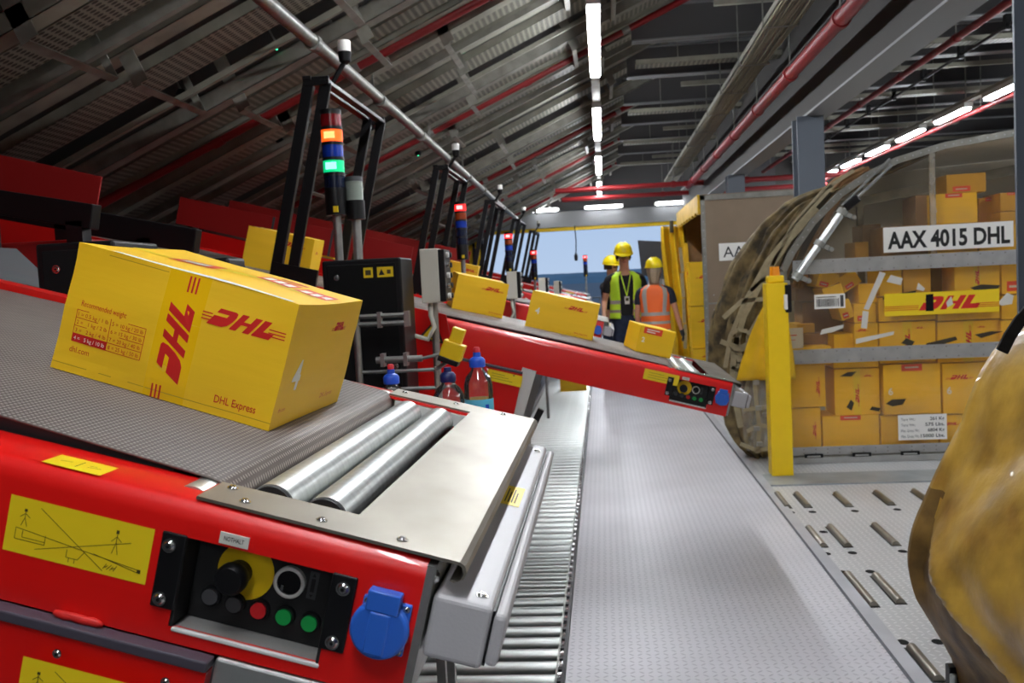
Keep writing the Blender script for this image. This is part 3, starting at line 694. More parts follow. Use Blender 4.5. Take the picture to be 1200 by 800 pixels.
# long conduit crossing the slope towards the far end
mb = MB(); mb.tube([(-1.75, 3, 3.12), (-1.82, 9, 3.12), (-1.95, 18, 3.09), (-2.0, 24.6, 3.05)], .045, 'zinc', 10)
for k in range(11): mb.cyl((-1.76-.0124*k*1.9, 4+1.9*k, 3.12-.0026*1.9*k), (-1.76-.0124*k*1.9, 4.08+1.9*k, 3.12-.0026*1.9*k), .056, 'zinc_dull', 10)
for k in range(8): mb.bar((-1.80-.03*k, 5+2.7*k, 3.14), (-1.80-.03*k, 5+2.7*k, 3.5), .02, .01, 'zinc_dull', up=(0, 1, 0))
tag(mb.build('round_duct', smooth=40), 'long round grey conduit hung lengthwise under the sloping roof', 'conduit')
# small sprinkler pilot lights
for p, Y in (((61,37),5.2), ((213,110),6.4), ((324,54),6.6), ((328,165),8.4), ((543,59),9.0), ((587,133),12.5), ((490,180),11.4)):
    q = at(*p, Y); mb = MB(); mb.lathe([(.0, -.02), (.03, -.02), (.045, 0), (.03, .03), (0, .03)], 'black', seg=12, caps=False); o = mb.build('smoke_detector', loc=q, smooth=50)
    mb2 = MB(); mb2.lathe([(0, -.026), (.008, -.026), (.008, -.019), (0, -.019)], 'green_dot', seg=8, caps=False); mb2.build('indicator', o)
    mb3 = MB(); nrm = (RM @ Vector((0, 0, 1))); dist = (RO + RM @ Vector((0, 0, .22)) - q).dot(nrm); mb3.bar((0, 0, .02), nrm*dist + Vector((0, 0, .0)), .012, .012, 'zinc_dull', up=(0, 1, 0)); mb3.build('stem', o)
    tag(o, 'small black detector with a green light hung below the sloping roof', 'detector', 'detectors under the sloping roof')

# ---- flat ceiling on the right
for k in range(9):
    y = 7.0+1.9*k
    mb = MB(); z = 4.18
    mb.box((.45, y, z), (8.9, y+.18, z+.015), 'beam_grey'); mb.box((.45, y+.08, z), (8.9, y+.10, z+.4), 'beam_dark'); mb.box((.45, y, z+.385), (8.9, y+.18, z+.4), 'beam_grey')
    if k % 2: mb.box((1.2, y+.5, z-.06), (8.9, y+.56, z-.0), 'roof_zinc')
    struct(mb, 'ceiling_joist')
for k in range(5):
    y = 8.0+3.2*k; mb = MB(); mb.box((.5, y, 4.0), (6.5, y+.22, 4.005), 'roof_perf'); mb.box((.5, y, 4.0), (6.5, y+.005, 4.06), 'roof_zinc'); mb.box((.5, y+.215, 4.0), (6.5, y+.22, 4.06), 'roof_zinc')
    for x in (1.0, 3.1, 5.0): mb.bar((x, y+.11, 4.0), (x, y+.11, 4.851), .012, .012, 'zinc_dull', up=(0, 1, 0))
    tag(mb.build('cable_tray'), 'narrow perforated tray running across under the flat ceiling', 'cable tray', 'cross trays under the flat ceiling')
# main beam on columns
bx0, bx1 = 2.15, 2.41
mb = MB(); mb.box((bx0, -6, 3.08), (bx1, 24.6, 3.10), 'beam_grey'); mb.box((bx0+.006, -6, 3.10), (bx1-.006, 24.6, 3.72), 'beam_web'); mb.box((bx0-.04, -6, 3.72), (bx1+.04, 24.6, 3.74), 'beam_dark'); mb.box((bx0+.04, -6, 3.74), (bx1-.04, 24.6, 4.18), 'beam_web')
struct(mb, 'ceiling_beam')
for y in (4.62, 9.95, 15.3, 20.7):
    mb = MB(); x = 2.195
    mb.box((x-.13, y, 0), (x+.14, y+.02, 3.08), 'column_grey'); mb.box((x-.13, y+.25, 0), (x+.14, y+.27, 3.08), 'column_grey'); mb.box((x-.01, y+.02, 0), (x+.01, y+.25, 3.08), 'column_web'); mb.box((x-.18, y-.04, 0), (x+.19, y+.31, .02), 'column_web')
    struct(mb, 'column')
# pipes along the hall
def pipe(pts, r, label, name='sprinkler_pipe', m='pipe_red', coll=1.9, group=None):
    mb = MB(); mb.tube(pts, r, m, 14); a, b = Vector(pts[0]), Vector(pts[-1]); L = (b-a).length
    for k in range(int(L/coll)):
        p = a+(b-a)*((k+.5)*coll/L); d = (b-a).normalized(); mb.cyl(p, p+d*.08, r*1.22, m, 14); mb.bar(p+d*.04, (p.x, p.y+d.y*.04, 4.851), .012, .012, 'zinc_dull', up=(0, 1, 0))
    return tag(mb.build(name, smooth=40), label, 'pipe', group)
pipe([(1.88, -5, 3.38), (1.88, 20, 3.38)], .06, 'thick red pipe running along the left side of the big grey beam')
pipe([(3.85, 2, 3.9), (3.95, 23, 3.9)], .04, 'thin red pipe high up to the right of the big grey beam')
pipe([(5.62, 2, 3.72), (5.62, 24, 3.72)], .035, 'thin red pipe just below the right hand row of lamps')
for y, z in ((19.6, 3.40), (22.9, 3.50)):
    mb = MB(); mb.tube([(-.9, y, z), (5.4, y, z)], .055, 'pipe_red', 12)
    for x in (0, 1.5, 3): mb.cyl((x, y, z), (x+.08, y, z), .07, 'pipe_red', 12); mb.bar((x+.04, y, z), (x+.04, y, 4.2), .012, .012, 'zinc_dull', up=(0, 1, 0))
    tag(mb.build('sprinkler_pipe', smooth=40), 'red pipe crossing the hall below the flat ceiling near the far gate', 'pipe', 'red cross pipes near the gate')
# cable tray with bundles of cables
t = thing('cable_tray', 'wide tray full of pale cables running lengthwise left of the big beam', 'cable tray', (1.74, 12, 3.8))
mb = MB(); mb.box((-.15, -17, -.02), (.15, 11, -.015), 'roof_zinc2'); mb.box((-.15, -17, -.02), (-.145, 11, .04), 'roof_zinc'); mb.box((.145, -17, -.02), (.15, 11, .04), 'roof_zinc')
for k in range(18): mb.box((-.17, -17+1.55*k, -.045), (.17, -16.95+1.55*k, -.022), 'zinc_dull'); mb.bar((-.16, -17+1.55*k, -.03), (-.16, -17+1.55*k, 1.06), .012, .012, 'zinc_dull', up=(0, 1, 0)); 
mb.build('tray', t)
for k in range(11):
    x = -.13+.026*k; mb = MB(); mb.tube([(x+.012*math.sin(j*1.7+k), -17+1.0*j, -.034+.004*math.sin(j*2.1+k*3)) for j in range(29)], .009, 'cable', 6); mb.build('cable', t, smooth=60)
# black conduit with clamps
mb = MB(); pts = [atz(1187, 32, 4.0), atz(960, 172, 4.0)]; pts = [Vector((4.4, 6, 3.98)), Vector((4.4, 22, 3.98))]; mb.tube(pts, .018, 'black', 8)
for k in range(12): mb.box((4.37, 6.6+1.3*k, 3.94), (4.43, 6.68+1.3*k, 4.1), 'black')
tag(mb.build('conduit'), 'thin black conduit with clamps under the ceiling right of the beam', 'conduit')

# ---- lamps
def lamp(name, label, group, X, Y, Z, ln, w, m='tube', house=True):
    t = thing(name, label, 'lamp', (X, Y, Z), group=group)
    mb = MB(); mb.box((-w*.62, -ln/2-.05, .0), (w*.62, ln/2+.05, .074), 'grey_light'); mb.build('housing', t, bevel=.008)
    mb = MB(); mb.box((-w/2, -ln/2, -.035), (w/2, ln/2, .002), m); mb.build('tube', t, bevel=.012)
    return t
for Y in (-4.45, 0, 4.45, 8.9, 13.4, 18.1, 22.5):
    lamp('batten_lamp', 'lit batten lamp in the row above the walkway', 'lamps in the row above the walkway', .02, Y, ZL, 2.5, .095)
mb = MB(); mb.box((-.03, -6.5, ZL+.07), (.07, 24.5, ZL+.12), 'roof_zinc')
for k in range(14): mb.bar((.02, -6+2.1*k, ZL+.12), (.02, -6+2.1*k, 4.58), .012, .012, 'zinc_dull', up=(0, 1, 0))
tag(mb.build('lamp_track'), 'slim steel track carrying the row of lamps above the walkway', 'lamp track')
for k in range(-6, 7):
    lamp('batten_lamp', 'lit batten lamp in the right hand row beyond the big beam', 'lamps in the right hand row', 5.3, 12.75+1.9*k, ZL, 1.2, .10)
mb = MB(); mb.box((5.25, 1, ZL+.07), (5.35, 24.8, ZL+.12), 'roof_zinc')
for k in range(12): mb.bar((5.3, 1.5+2.1*k, ZL+.12), (5.3, 1.5+2.1*k, 4.851), .015, .015, 'zinc_dull', up=(0, 1, 0))
struct(mb, 'ceiling_rail')
for a, b, lb in ((625, 653, 'left'), (687, 728, 'middle'), (770, 806, 'right')):
    p = at(a, 249, 24.6); q = at(b, 246, 24.6)
    t = thing('batten_lamp', lb+' one of the lit crosswise lamps on the beam over the gate', 'lamp', ((p.x+q.x)/2, 24.62, 3.40), group='crosswise lamps over the far gate')
    w = (q.x-p.x)/2; mb = MB(); mb.box((-w-.05, 0, -.03), (w+.05, .36, .06), 'grey_light'); mb.build('housing', t)
    mb = MB(); mb.box((-w, -.05, -.03), (w, .0, .035), 'tube_far'); mb.build('tube', t)

# ================================================================== CONVEYORS
P = [tip(0, CY[0]), tip(.746, CY[1]), tip(.19, CY[2]), tip(.0, CY[3]), tip(-.05, CY[4]), tip(-.1, CY[5])]
E_ = [0, .715, .35, .2, .2, .2]
LB = ['nearest red belt conveyor, its control panel and blue socket close to the camera',
      'second red belt conveyor, reaching out over the walkway with three parcels on it',
      'third red belt conveyor, its blue socket showing beside the man in the lime vest',
      'fourth red belt conveyor, mostly hidden behind the third', 'fifth red belt conveyor towards the gate', 'farthest red belt conveyor, next to the far gate']
for i in range(6):
    conveyor('belt_conveyor', LB[i], P[i], E_[i], near=(i == 0), group='telescopic belt conveyors', L0=(-3.55, -4.2, -3.7, -3.6, -3.6, -3.6)[i])

# parcels on the belts
pm = parcel('parcel', 'large yellow DHL parcel on the nearest belt, with the weight table'.replace('DHL ', ''), .341, .333, .188, m_main, bulge=.004)
l, r = on_belt(P[0], -.4767, .5175, R(-.8), .0172, BP); pm.location = l; pm.rotation_euler = r.to_euler()
def put(o, Pc, u, v, yaw, w=None):
    l, r = on_belt(Pc, u, v, R(yaw), belt_w(u)+.001, BP*.25 if u > -.72 else 0); o.location = l; o.rotation_euler = r.to_euler(); return o
put(parcel('parcel', 'yellow parcel numbered 4 halfway down the second belt', .345, .30, .182, m_simple(0, '4', table=False), bulge=.003, nb=2), P[1], -.82, .66, 0)
put(parcel('parcel', 'small yellow parcel numbered 2 with red sticker, lowest on the second belt', .185, .26, .135, lambda mb, fr: (m_simple(9, '2')(mb, fr), fr['front'][0].rect(mb, .02, .098, .115, .130, 'sticker_red'), fr['front'][0].rect(mb, .035, .117, .10, .122, 'white', 2), fr['front'][0].rect(mb, .035, .106, .08, .111, 'white', 2))), P[1], -.365, .63, 12)
put(parcel('parcel', 'yellow parcel highest up the second belt, beside the beige button box', .27, .33, .182, m_simple(0), bulge=.003, nb=3), P[1], -1.30, .80, 14)
put(parcel('parcel', 'yellow parcel far up the second belt, left of the black portal frame', .335, .30, .20, m_simple(0), bulge=.003, nb=5), P[1], -2.30, .55, 8)
put(parcel('parcel', 'yellow parcel on the third belt, just left of its portal frame', .30, .26, .2, m_simple(1)), P[2], -2.50, .45, 5)
put(parcel('parcel', 'yellow parcel on the third belt, peeping over the highest parcel of the second belt', .25, .26, .2, m_simple(0)), P[2], -1.25, .45, 5)
fb = parcel('parcel', 'small yellow parcel lying on the roller track below the second conveyor', .36, .30, .20, m_simple(2)); fb.location = (-.47, 12.9, -.003); fb.rotation_euler = (0, 0, R(4))

# side guards of the upper belts (red sheets on brackets)
def guard(Pc, u0, u1, w0, w1, v, label, seams=()):
    mb = MB(); mb.box((u0, 0, w0), (u1, .01, w1), 'red_dark')
    for s in seams: mb.box((s, -.003, w0), (s+.02, .0, w1), 'dark_grey')
    o = mb.build('side_guard', loc=Vector(Pc)+CR @ Vector((0, v, 0)), rot=CR, bevel=.002)
    mb = MB()
    for k in range(3):
        u = u0+(u1-u0)*(.1+.4*k); mb.box((u, .010, .0), (u+.04, .03, w1*.9), 'black_metal')
    mb.build('guard_bracket', o)
    return tag(o, label, 'guard')
guard(P[1], -4.1, -3.03, .05, .30, .0, 'dark red sheet guard on the upper end of the second conveyor')
guard(P[2], -3.6, -1.62, .04, .26, .0, 'long dark red sheet guard on the near edge of the third conveyor', (-2.8, -2.3))
guard(P[2], -3.6, -1.3, .04, .32, .99, 'long dark red sheet guard on the far edge of the third conveyor')
guard(P[3], -3.5, -1.6, .04, .30, .0, 'dark red sheet guard on the fourth conveyor')

# black portal frames over each belt
for i in range(1, 6):
    Pc = P[i]; t = thing('portal_frame', ['', 'tallest black portal frame, over the second conveyor belt', 'black portal frame over the third conveyor belt', 'black portal frame over the fourth conveyor belt', 'black portal frame over the fifth conveyor belt', 'smallest black portal frame, nearest the far gate'][i], 'portal', (-1.42, CY[i], 0), group='black portal frames')
    zb = P0.z - (-1.36-P0.x)*-math.tan(TH) * 1.0; zb = 1.22+.268*(1.42-.189)+.02
    for v in (-.02, 1.02):
        for du in (0, .085):
            mb = MB(); b = Vector((.155+du*.85, v, zb+.90-du*.3)); a = Vector((b.x-.25*(b.z-zb+.40), v, zb-.40)); mb.bar(a, b, .05, .022 if du else .035, 'black_metal', up=(0, 1, 0)); mb.build('upright', t, bevel=.003)
    mb = MB(); mb.box((.125, -.045, zb+.885), (.165, 1.045, zb+.905), 'black_metal'); mb.box((.205, -.045, zb+.865), (.245, 1.045, zb+.885), 'black_metal'); mb.box((.125, -.04, zb+.86), (.245, -.02, zb+.90), 'black_metal'); mb.box((.125, 1.02, zb+.86), (.245, 1.04, zb+.90), 'black_metal'); mb.build('top_bar', t, bevel=.003)
    mb = MB(); mb.bar((-.09, -.03, zb-.0), (.12, -.03, zb-.05), .02, .18, 'black_metal'); mb.build('foot_bracket', t)
    mb = MB(); mb.cyl((.225, .05, zb+.87), (.30, .05, zb+.98), .012, 'black', 8); mb.lathe([(.012, 0), (.026, .012), (.03, .05), (.03, .055)], 'black', Matrix.Translation((.30, .05, zb+.965)), 14); mb.lathe([(.03, .055), (.03, .10), (.026, .106)], 'white', Matrix.Translation((.30, .05, zb+.965)), 14)
    mb.build('sensor', t, smooth=40)
# signal towers
def tower(X, Y, zt, seq, label, second=False, s=1.0):
    t = thing('signal_tower', label, 'signal light', (X, Y, 0), group='signal towers beside the belts'); z = zt; r = .044*s
    def seg(z0, h, m, rr=r, core=None):
        mb = MB(); mb.lathe([(rr, z0), (rr, z0+h)], m, seg=24)
        return mb.build('lens' if m.startswith('lens') else 'collar', t, smooth=40)
    z -= .02; seg(z, .02, 'black'); 
    for m in seq:
        z -= .05*s; ls = seg(z, .05*s, m)
        if m in ('lens_orange', 'lens_green', 'lens_red_lit'):
            mb = MB(); mb.box((-.022*s, -r-.002, z+.012*s), (.022*s, -r*.6, z+.04*s), {'lens_orange': 'lens_orange_core', 'lens_green': 'lens_green_core', 'lens_red_lit': 'lens_red_core'}[m]); mb.build('bulb', ls)
        z -= .014*s; seg(z, .014*s, 'black', r*1.03)
    z -= .10*s; seg(z, .10*s, 'black', r*1.02)
    mb = MB(); mb.cyl((0, 0, -.02), (0, 0, z), .018*s, 'zinc', 14); mb.box((-.03, -.015, z-.35), (.03, .02, z-.27), 'zinc')
    mb.build('pole', t, smooth=40)
    mb = MB(); mb.box((.0, -r*1.1, z+.01), (.02, -r*.9, z+.035), 'yellow_label'); mb.build('rating_label', t)
    if second:
        o = (.075, .03)
        mb = MB(); mb.cyl((o[0], o[1], -.02), (o[0], o[1], z-.02), .02, 'zinc', 14); mb.box((.04, .0, z-.45), (.11, .05, z-.33), 'zinc'); mb.build('pole', t, smooth=40)
        mb = MB(); mb.lathe([(.04, z-.02), (.04, z+.06)], 'black', Matrix.Translation((o[0], o[1], 0)), 20); mb.build('beacon_base', t, smooth=40)
        mb = MB(); mb.lathe([(.036, z+.06), (.036, z+.14)], 'lens_clear', Matrix.Translation((o[0], o[1], 0)), 20); mb.lathe([(.038, z+.14), (.036, z+.16)], 'dark_grey', Matrix.Translation((o[0], o[1], 0)), 20); mb.build('beacon', t, smooth=40)
tower(-1.11, 3.88, 2.27, ['lens_red', 'lens_orange', 'lens_blue', 'lens_green', 'lens_dkblue'], 'signal tower with orange and green lights lit, nearest the camera', True)
rd = ['lens_red_lit', 'lens_orange', 'lens_blue', 'lens_dkblue', 'lens_dkblue']
MATS['lens_orange_off'] = mat('lens_orange_off', (150, 60, 24), .25)
rd = ['lens_red_lit', 'lens_orange_off', 'lens_blue', 'lens_dkblue', 'lens_dkblue']
tower(-1.06, 7.1, 2.15, rd, 'signal tower with a red light lit, beside the second portal frame')
tower(-1.02, 10.32, 2.08, rd, 'signal tower with a red light lit, beside the third portal frame')
tower(-.98, 13.54, 1.99, rd, 'signal tower with a red light lit, beside the fourth portal frame')
tower(-.42, 24, 2.16, rd, 'lone small signal tower with a red light, against the sky in the gate', s=1.25)
# beige operator boxes on posts
def station(X, Y, z0, z1, label, near=False):
    t = thing('button_station', label, 'control box', (X, Y, 0), group='beige button stations')
    h = z1-z0
    mb = MB(); mb.box((-.045, -.05, z0), (.032, .10, z1), 'beige_box'); mb.build('housing', t, bevel=.004)
    bp = None
    mb = MB(); mb.box((.032, -.05, z0+.005), (.058, .10, z1-.005), 'black'); bp = mb.build('button_panel', t, bevel=.003)
    for k in range(5):
        mb = MB(); zz = z0+h*(.12+.19*k); mb.cyl((.058, .0, zz), (.070, .0, zz), .012, 'screw' if k % 2 else 'grey_light', 12); mb.cyl((.058, .055, zz), (.072, .055, zz), .011, 'black', 12); mb.build('push_button', bp, smooth=40)
    mb = MB(); mb.cyl((-.01, .03, -.02), (-.01, .03, z0), .016, 'zinc', 12); mb.build('post', t, smooth=40)
    mb = MB(); mb.tube([(-.02, -.0, z0), (-.015, -.03, z0-.05), (.0, -.04, z0-.10), (-.03, -.04, z0-.15), (-.10, -.03, z0-.13), (-.16, -.02, z0-.05), (-.20, -.0, z0-.02)], .010, 'beige_box', 8); mb.build('cable', t, smooth=60)
station(-.705, 3.86, 1.44, 1.665, 'largest beige button box on a post, in front of the second belt', True)
station(-.68, 7.1, 1.39, 1.60, 'beige button box on a post in front of the third belt')
station(-.66, 10.3, 1.36, 1.56, 'beige button box on a post in front of the fourth belt')
station(-.66, 13.5, 1.33, 1.52, 'small beige button box in front of the fifth belt')
# black cabinets
def cabinet(x0, x1, y0, y1, z0, z1, label, labels=False, bolts=()):
    t = thing('black_cabinet', label, 'cabinet', ((x0+x1)/2, y0, 0), group='black machine cabinets'); w = (x1-x0)/2
    mb = MB(); mb.box((-w, 0, z0), (w, y1-y0, z1), 'black'); mb.build('body', t, bevel=.008)
    mb = MB(); mb.box((-w+.02, -.006, z0+.02), (w-.02, 0, z1-.02), 'black_matte'); d = mb.build('door', t, bevel=.003)
    screws(d, [(bx, -.006, bz) for bx, bz in bolts], .009)
    if z0 > .1:
        for sx in (-w+.03, w-.03):
            mb = MB(); mb.box((sx-.02, .03, -.02), (sx+.02, .07, z0), 'black_metal'); mb.build('leg', t)
    if labels:
        for k, a in enumerate((.02, .075)):
            mb = MB(); A = Frame((a-.01, -.006, z1-.075), (1, 0, 0), (0, 0, 1), .0006); W = .038 if k == 0 else .065; A.rect(mb, 0, 0, W, .04, 'yellow_label'); A.off = .0012
            if k: A.poly(mb, [(.006, .008), (.03, .008), (.018, .032)], 'ink'); A.rect(mb, .04, .012, .055, .028, 'label_ink')
            else: A.rect(mb, .008, .01, .03, .03, 'label_ink')
            mb.build('warning_label', t, fixn=False)
cabinet(-1.11, -.79, 3.62, 3.85, .25, 1.63, 'black cabinet with small yellow warning labels, behind the bottles', True, ((-.10, 1.56), (.12, 1.2)))
cabinet(-1.50, -1.28, 2.35, 2.60, .25, 1.67, 'tall black cabinet with a silver bolt, behind the nearest parcel on the left', False, ((-.05, 1.60),))
cabinet(-1.20, -1.08, 2.62, 2.75, .25, 1.62, 'slim black cabinet just above the nearest parcel', False)
# galvanised rail frame with light sensor between the first two belts
t = thing('rail_frame', 'galvanised tube frame with a yellow sensor head, in front of the second conveyor', 'rail', (-.95, 3.50, 0))
Rr = []
mb = MB(); mb.tube([(.0, 0, 1.405), (.21, 0, 1.405)], .009, 'zinc', 8); mb.tube([(.0, 0, 1.375), (.21, 0, 1.375)], .010, 'zinc', 8); mb.box((.085, -.015, 1.36), (.10, .015, 1.42), 'zinc'); mb.box((.19, -.015, 1.36), (.21, .015, 1.42), 'zinc'); mb.build('upper_rail', t, smooth=40)
mb = MB(); mb.tube([(.07, 0, 1.235), (.25, 0, 1.235)], .013, 'zinc', 10); mb.tube([(.25, 0, 1.235), (.33, 0, 1.25)], .006, 'zinc', 8); mb.box((.09, -.02, 1.21), (.105, .02, 1.26), 'zinc'); mb.box((.18, -.02, 1.21), (.195, .02, 1.26), 'zinc'); mb.build('lower_rail', t, smooth=40)
mb = MB(); mb.tube([(0, 0, -.02), (0, 0, 1.43)], .014, 'zinc', 10); mb.tube([(.30, 0, -.02), (.30, 0, 1.20)], .008, 'zinc', 10); mb.tube([(0, 0, 1.19), (.30, 0, 1.19)], .007, 'zinc', 8); mb.tube([(0, 0, 1.12), (.30, 0, 1.12)], .007, 'zinc', 8); mb.build('post', t, smooth=40)
T = Matrix.Translation((.375, -.02, 1.27)) @ Matrix.Rotation(R(22), 4, 'Y') @ Matrix.Scale(.8, 4)
mb = MB(); mb.box((-.05, -.04, -.05), (.055, .04, .03), 'yellow_paint', T); mb.box((-.03, -.03, .03), (.03, .03, .10), 'yellow_paint', T); mb.box((-.05, -.042, -.075), (.05, .042, -.048), 'black', T); mb.tube([(.30, 0, 1.19), (.35, 0, 1.22)], .009, 'zinc', 8); tag(mb.build('sensor_head', t, bevel=.004), 'yellow sensor head with a black foot')
# steel table between the first two belts, with drinking bottles
t = thing('steel_side_table', 'narrow steel shelf with bottles standing beside the nearest conveyor', 'shelf', (-.46, 2.5, 0))
mb = MB(); mb.box((-.24, -.09, 1.05), (.24, .09, 1.07), 'zinc'); mb.build('table_top', t, bevel=.003)
for sx in (-.20, -.02):
    for sy in (-.07, .07): mb = MB(); mb.box((sx-.012, sy-.012, -.02), (sx+.012, sy+.012, 1.05), 'zinc'); mb.build('leg', t)
def bottle(x, y, h, r, cap, label, body='clear_pet', water=True, lab=False, tip_=False, wide=False):
    t = thing('drinking_bottle', label, 'bottle', (x, y, 1.0705), group='drinking bottles beside the nearest conveyor')
    nk = .013; hs = h-.055
    if wide: pf = [(0, 0), (r*.9, 0), (r, .01), (r, hs*.3), (r*.94, hs*.5), (r, hs*.68), (r*.98, hs*.8), (r*.7, hs*.94), (.019, hs), (.019, hs+.015)]
    else: pf = [(0, 0), (r*.88, 0), (r, .012), (r, hs*.28), (r*.92, hs*.38), (r, hs*.48), (r, hs*.80), (r*.85, hs*.9), (.017, hs), (.017, hs+.015)]
    mb = MB(); mb.lathe(pf, body, seg=28, caps=False); mb.build('bottle_body', t, smooth=60)
    if water:
        mb = MB(); mb.lathe([(0, .004), (r*.85, .004), (r*.955, .014), (r*.95, hs*.28), (r*.88, hs*.38), (r*.95, hs*.5), (r*.95, hs*.62), (0, hs*.62)], 'clear_water', seg=24, caps=False); mb.build('water', t, smooth=60)
    mb = MB(); z = hs+.006
    mb.lathe([(.0, z), (.021, z), (.022, z+.003), (.022, z+.018), (.018, z+.024), (.011, z+.028), (.010, z+.040), (0, z+.040)], cap, seg=24, caps=False); c = mb.build('cap', t, smooth=50)
    if tip_: mb = MB(); mb.lathe([(0, z+.040), (.009, z+.040), (.009, z+.050), (.006, z+.054), (0, z+.054)], 'cap_red', seg=16, caps=False); mb.build('cap_tip', c, smooth=50)
    if lab:
        mb = MB(); mb.lathe([(r*1.012, hs*.34), (r*1.012, hs*.62)], 'label_cyan', seg=28, caps=False)
        for k in range(4):
            a = -math.pi/2-.7+.42*k; A = Frame((r*1.03*math.cos(a), r*1.03*math.sin(a), hs*.40), (-math.sin(a), math.cos(a), 0), (0, 0, 1), .0005); A.rect(mb, 0, 0, .010, .022+.01*(k % 2), 'cap_blue')
        mb.build('label', t, smooth=60, fixn=False)
bottle(-.585, 2.48, .225, .040, 'cap_blue', 'clear bottle with a blue cap and pink tip, leftmost by the belt', tip_=True, water=False)
bottle(-.432, 2.50, .222, .045, 'cap_dark', 'clear wide bottle with a dark blue cap, middle of the three', wide=True, water=False)
bottle(-.345, 2.47, .262, .039, 'cap_blue', 'tall water bottle with blue cap and light blue label, rightmost', lab=True, tip_=True)
# dark machinery beyond the first belt, upper left
t = thing('infeed_chute', 'dark sheet metal chute at the left edge behind the nearest belt', 'chute', (-1.75, 2.15, 1.4))
mb = MB(); mb.prism([(-.3, .28), (.02, .28), (.20, .10), (.24, .09), (.24, .075), (.19, .08), (.0, .25), (-.3, .25)], (0, .02, 0), (1, 0, 0), (0, 0, 1), -.45, 'black_metal', 'dark_grey'); mb.build('chute_sheet', t)
mb = MB(); mb.box((-.25, .0, -1.42), (-.2, .05, .25), 'black_metal'); mb.box((-.25, .38, -1.42), (-.2, .43, .25), 'black_metal'); mb.build('leg', t)
t = thing('sorter_frame', 'black steel machine frame behind the nearest belt, under the red guard', 'machine frame', (-2.2, 3.2, 0))
mb = MB(); mb.bar((-.6, 0, 2.02), (.40, 0, 1.815), .06, .09, 'black_metal'); mb.bar((-.6, .5, 2.0), (.55, .5, 1.74), .06, .10, 'black_metal'); mb.build('cross_beam', t, bevel=.004)
for x in (-.45, -.02, .33): mb = MB(); mb.box((x-.03, -.03, -.02), (x+.03, .03, 1.99-.2*(x+.6)), 'black_metal'); mb.box((x-.03, .47, -.02), (x+.03, .53, 1.97-.22*(x+.6)), 'black_metal'); mb.build('leg', t)
mb = MB(); mb.box((-.35, .1, .6), (.3, .4, 1.75), 'red_dark'); mb.build('red_panel', t, bevel=.01)

# pendant switch hanging in the gate
t = thing('pendant_switch', 'black pendant switch hanging on a cord in the far gateway', 'switch', tuple(at(675, 300, 24.4)))
z = t.location.z
mb = MB(); mb.tube([(0, 0, 2.95-z), (.02, 0, .4), (0, 0, .05)], .015, 'black', 6); mb.build('cord', t)
mb = MB(); mb.lathe([(0, -.12), (.04, -.12), (.05, 0), (.02, .08), (0, .08)], 'black', seg=10, caps=False); mb.build('handset', t, smooth=50)
# railing outside the gate
t = thing('railing', 'low steel railing outside the far gate', 'railing', (-.9, 27.5, -.15))
for k in range(7): mb = MB(); mb.cyl((-2.4+.8*k, 0, 0), (-2.4+.8*k, 0, 1.15), .025, 'zinc', 8); mb.build('post', t)
for z in (.55, .85, 1.15): mb = MB(); mb.cyl((-2.4, 0, z), (2.4, 0, z), .022, 'zinc', 8); mb.build('rail', t)

# ================================================================== BOLLARD
t = thing('bollard', 'bright yellow square steel post with an orange button on top, beside the walkway', 'post', (1.255, 6.97, 0))
mb = MB(); mb.box((-.078, -.075, 0), (.078, .075, 1.415), 'yellow_paint'); mb.build('post', t, bevel=.008)
mb = MB(); mb.box((-.06, -.045, 1.415), (.06, .045, 1.47), 'yellow_paint'); hb = mb.build('button_housing', t, bevel=.012)
mb = MB(); mb.cyl((0, 0, 1.47), (0, 0, 1.535), .038, 'orange_btn', 18, .034); tag(mb.build('stop_button', hb, smooth=40), 'orange button')
mb = MB(); mb.box((.055, -.085, 1.20), (.10, -.02, 1.40), 'black'); mb.box((.045, -.095, 1.22), (.07, -.05, 1.33), 'white'); mb.box((.06, -.07, 1.33), (.095, -.03, 1.43), 'zinc'); mb.build('scanner_holder', t, bevel=.006)

# ================================================================== CARGO CONTAINER WITH CLEAR FRONT
YU = 7.35
prof = [(1.39, .0), (1.39, 1.50), (1.46, 1.64), (1.62, 1.86), (1.83, 2.06), (2.03, 2.19), (2.25, 2.29), (2.6, 2.38), (3.09, 2.44), (4.42, 2.50), (4.42, .0)]
DU = 2.24
ul = thing('cargo_container', 'clear fronted air cargo container packed with yellow parcels, marked AAX 4015', 'cargo container', (0, YU, 0))
mb = MB(); mb.box((1.36, 0, 0), (4.45, DU, .075), 'alu_frame'); mb.box((1.34, -.035, 0), (4.47, .0, .045), 'alu'); base = mb.build('base_pallet', ul, bevel=.003)
mb = MB()
for k in range(9): mb.box((1.50+.36*k, -.037, .045), (1.64+.36*k, -.03, .075), 'black'); mb.box((1.52+.36*k, -.042, .05), (1.62+.36*k, -.036, .062), 'alu')
mb.build('tie_down_slots', base)
mb = MB(); pp = prof[1:10]; inner = pp
mb.add([(x, .0, z) for x, z in [(1.39, .12)]+pp+[(4.42, .12)]], [tuple(range(len(pp)+2))], 'clear_panel'); mb.build('clear_front', ul, fixn=False)
def bars(name, z0, z1, x0, x1, tilt=0.0, m='alu', rivet=True):
    mb = MB(); mb.box((x0, -.012, z0), (x1, .004, z1), m)
    b = mb.build(name, ul, bevel=.002)
    if rivet:
        mb = MB(); n = int((x1-x0)/.09)
        for k in range(n):
            x = x0+.03+k*.09
            for z in (z0+.018, z1-.018): mb.cyl((x, -.012, z), (x, -.0155, z), .006, 'alu_frame', 6)
        tag(mb.build('rivets', b), kind='stuff')
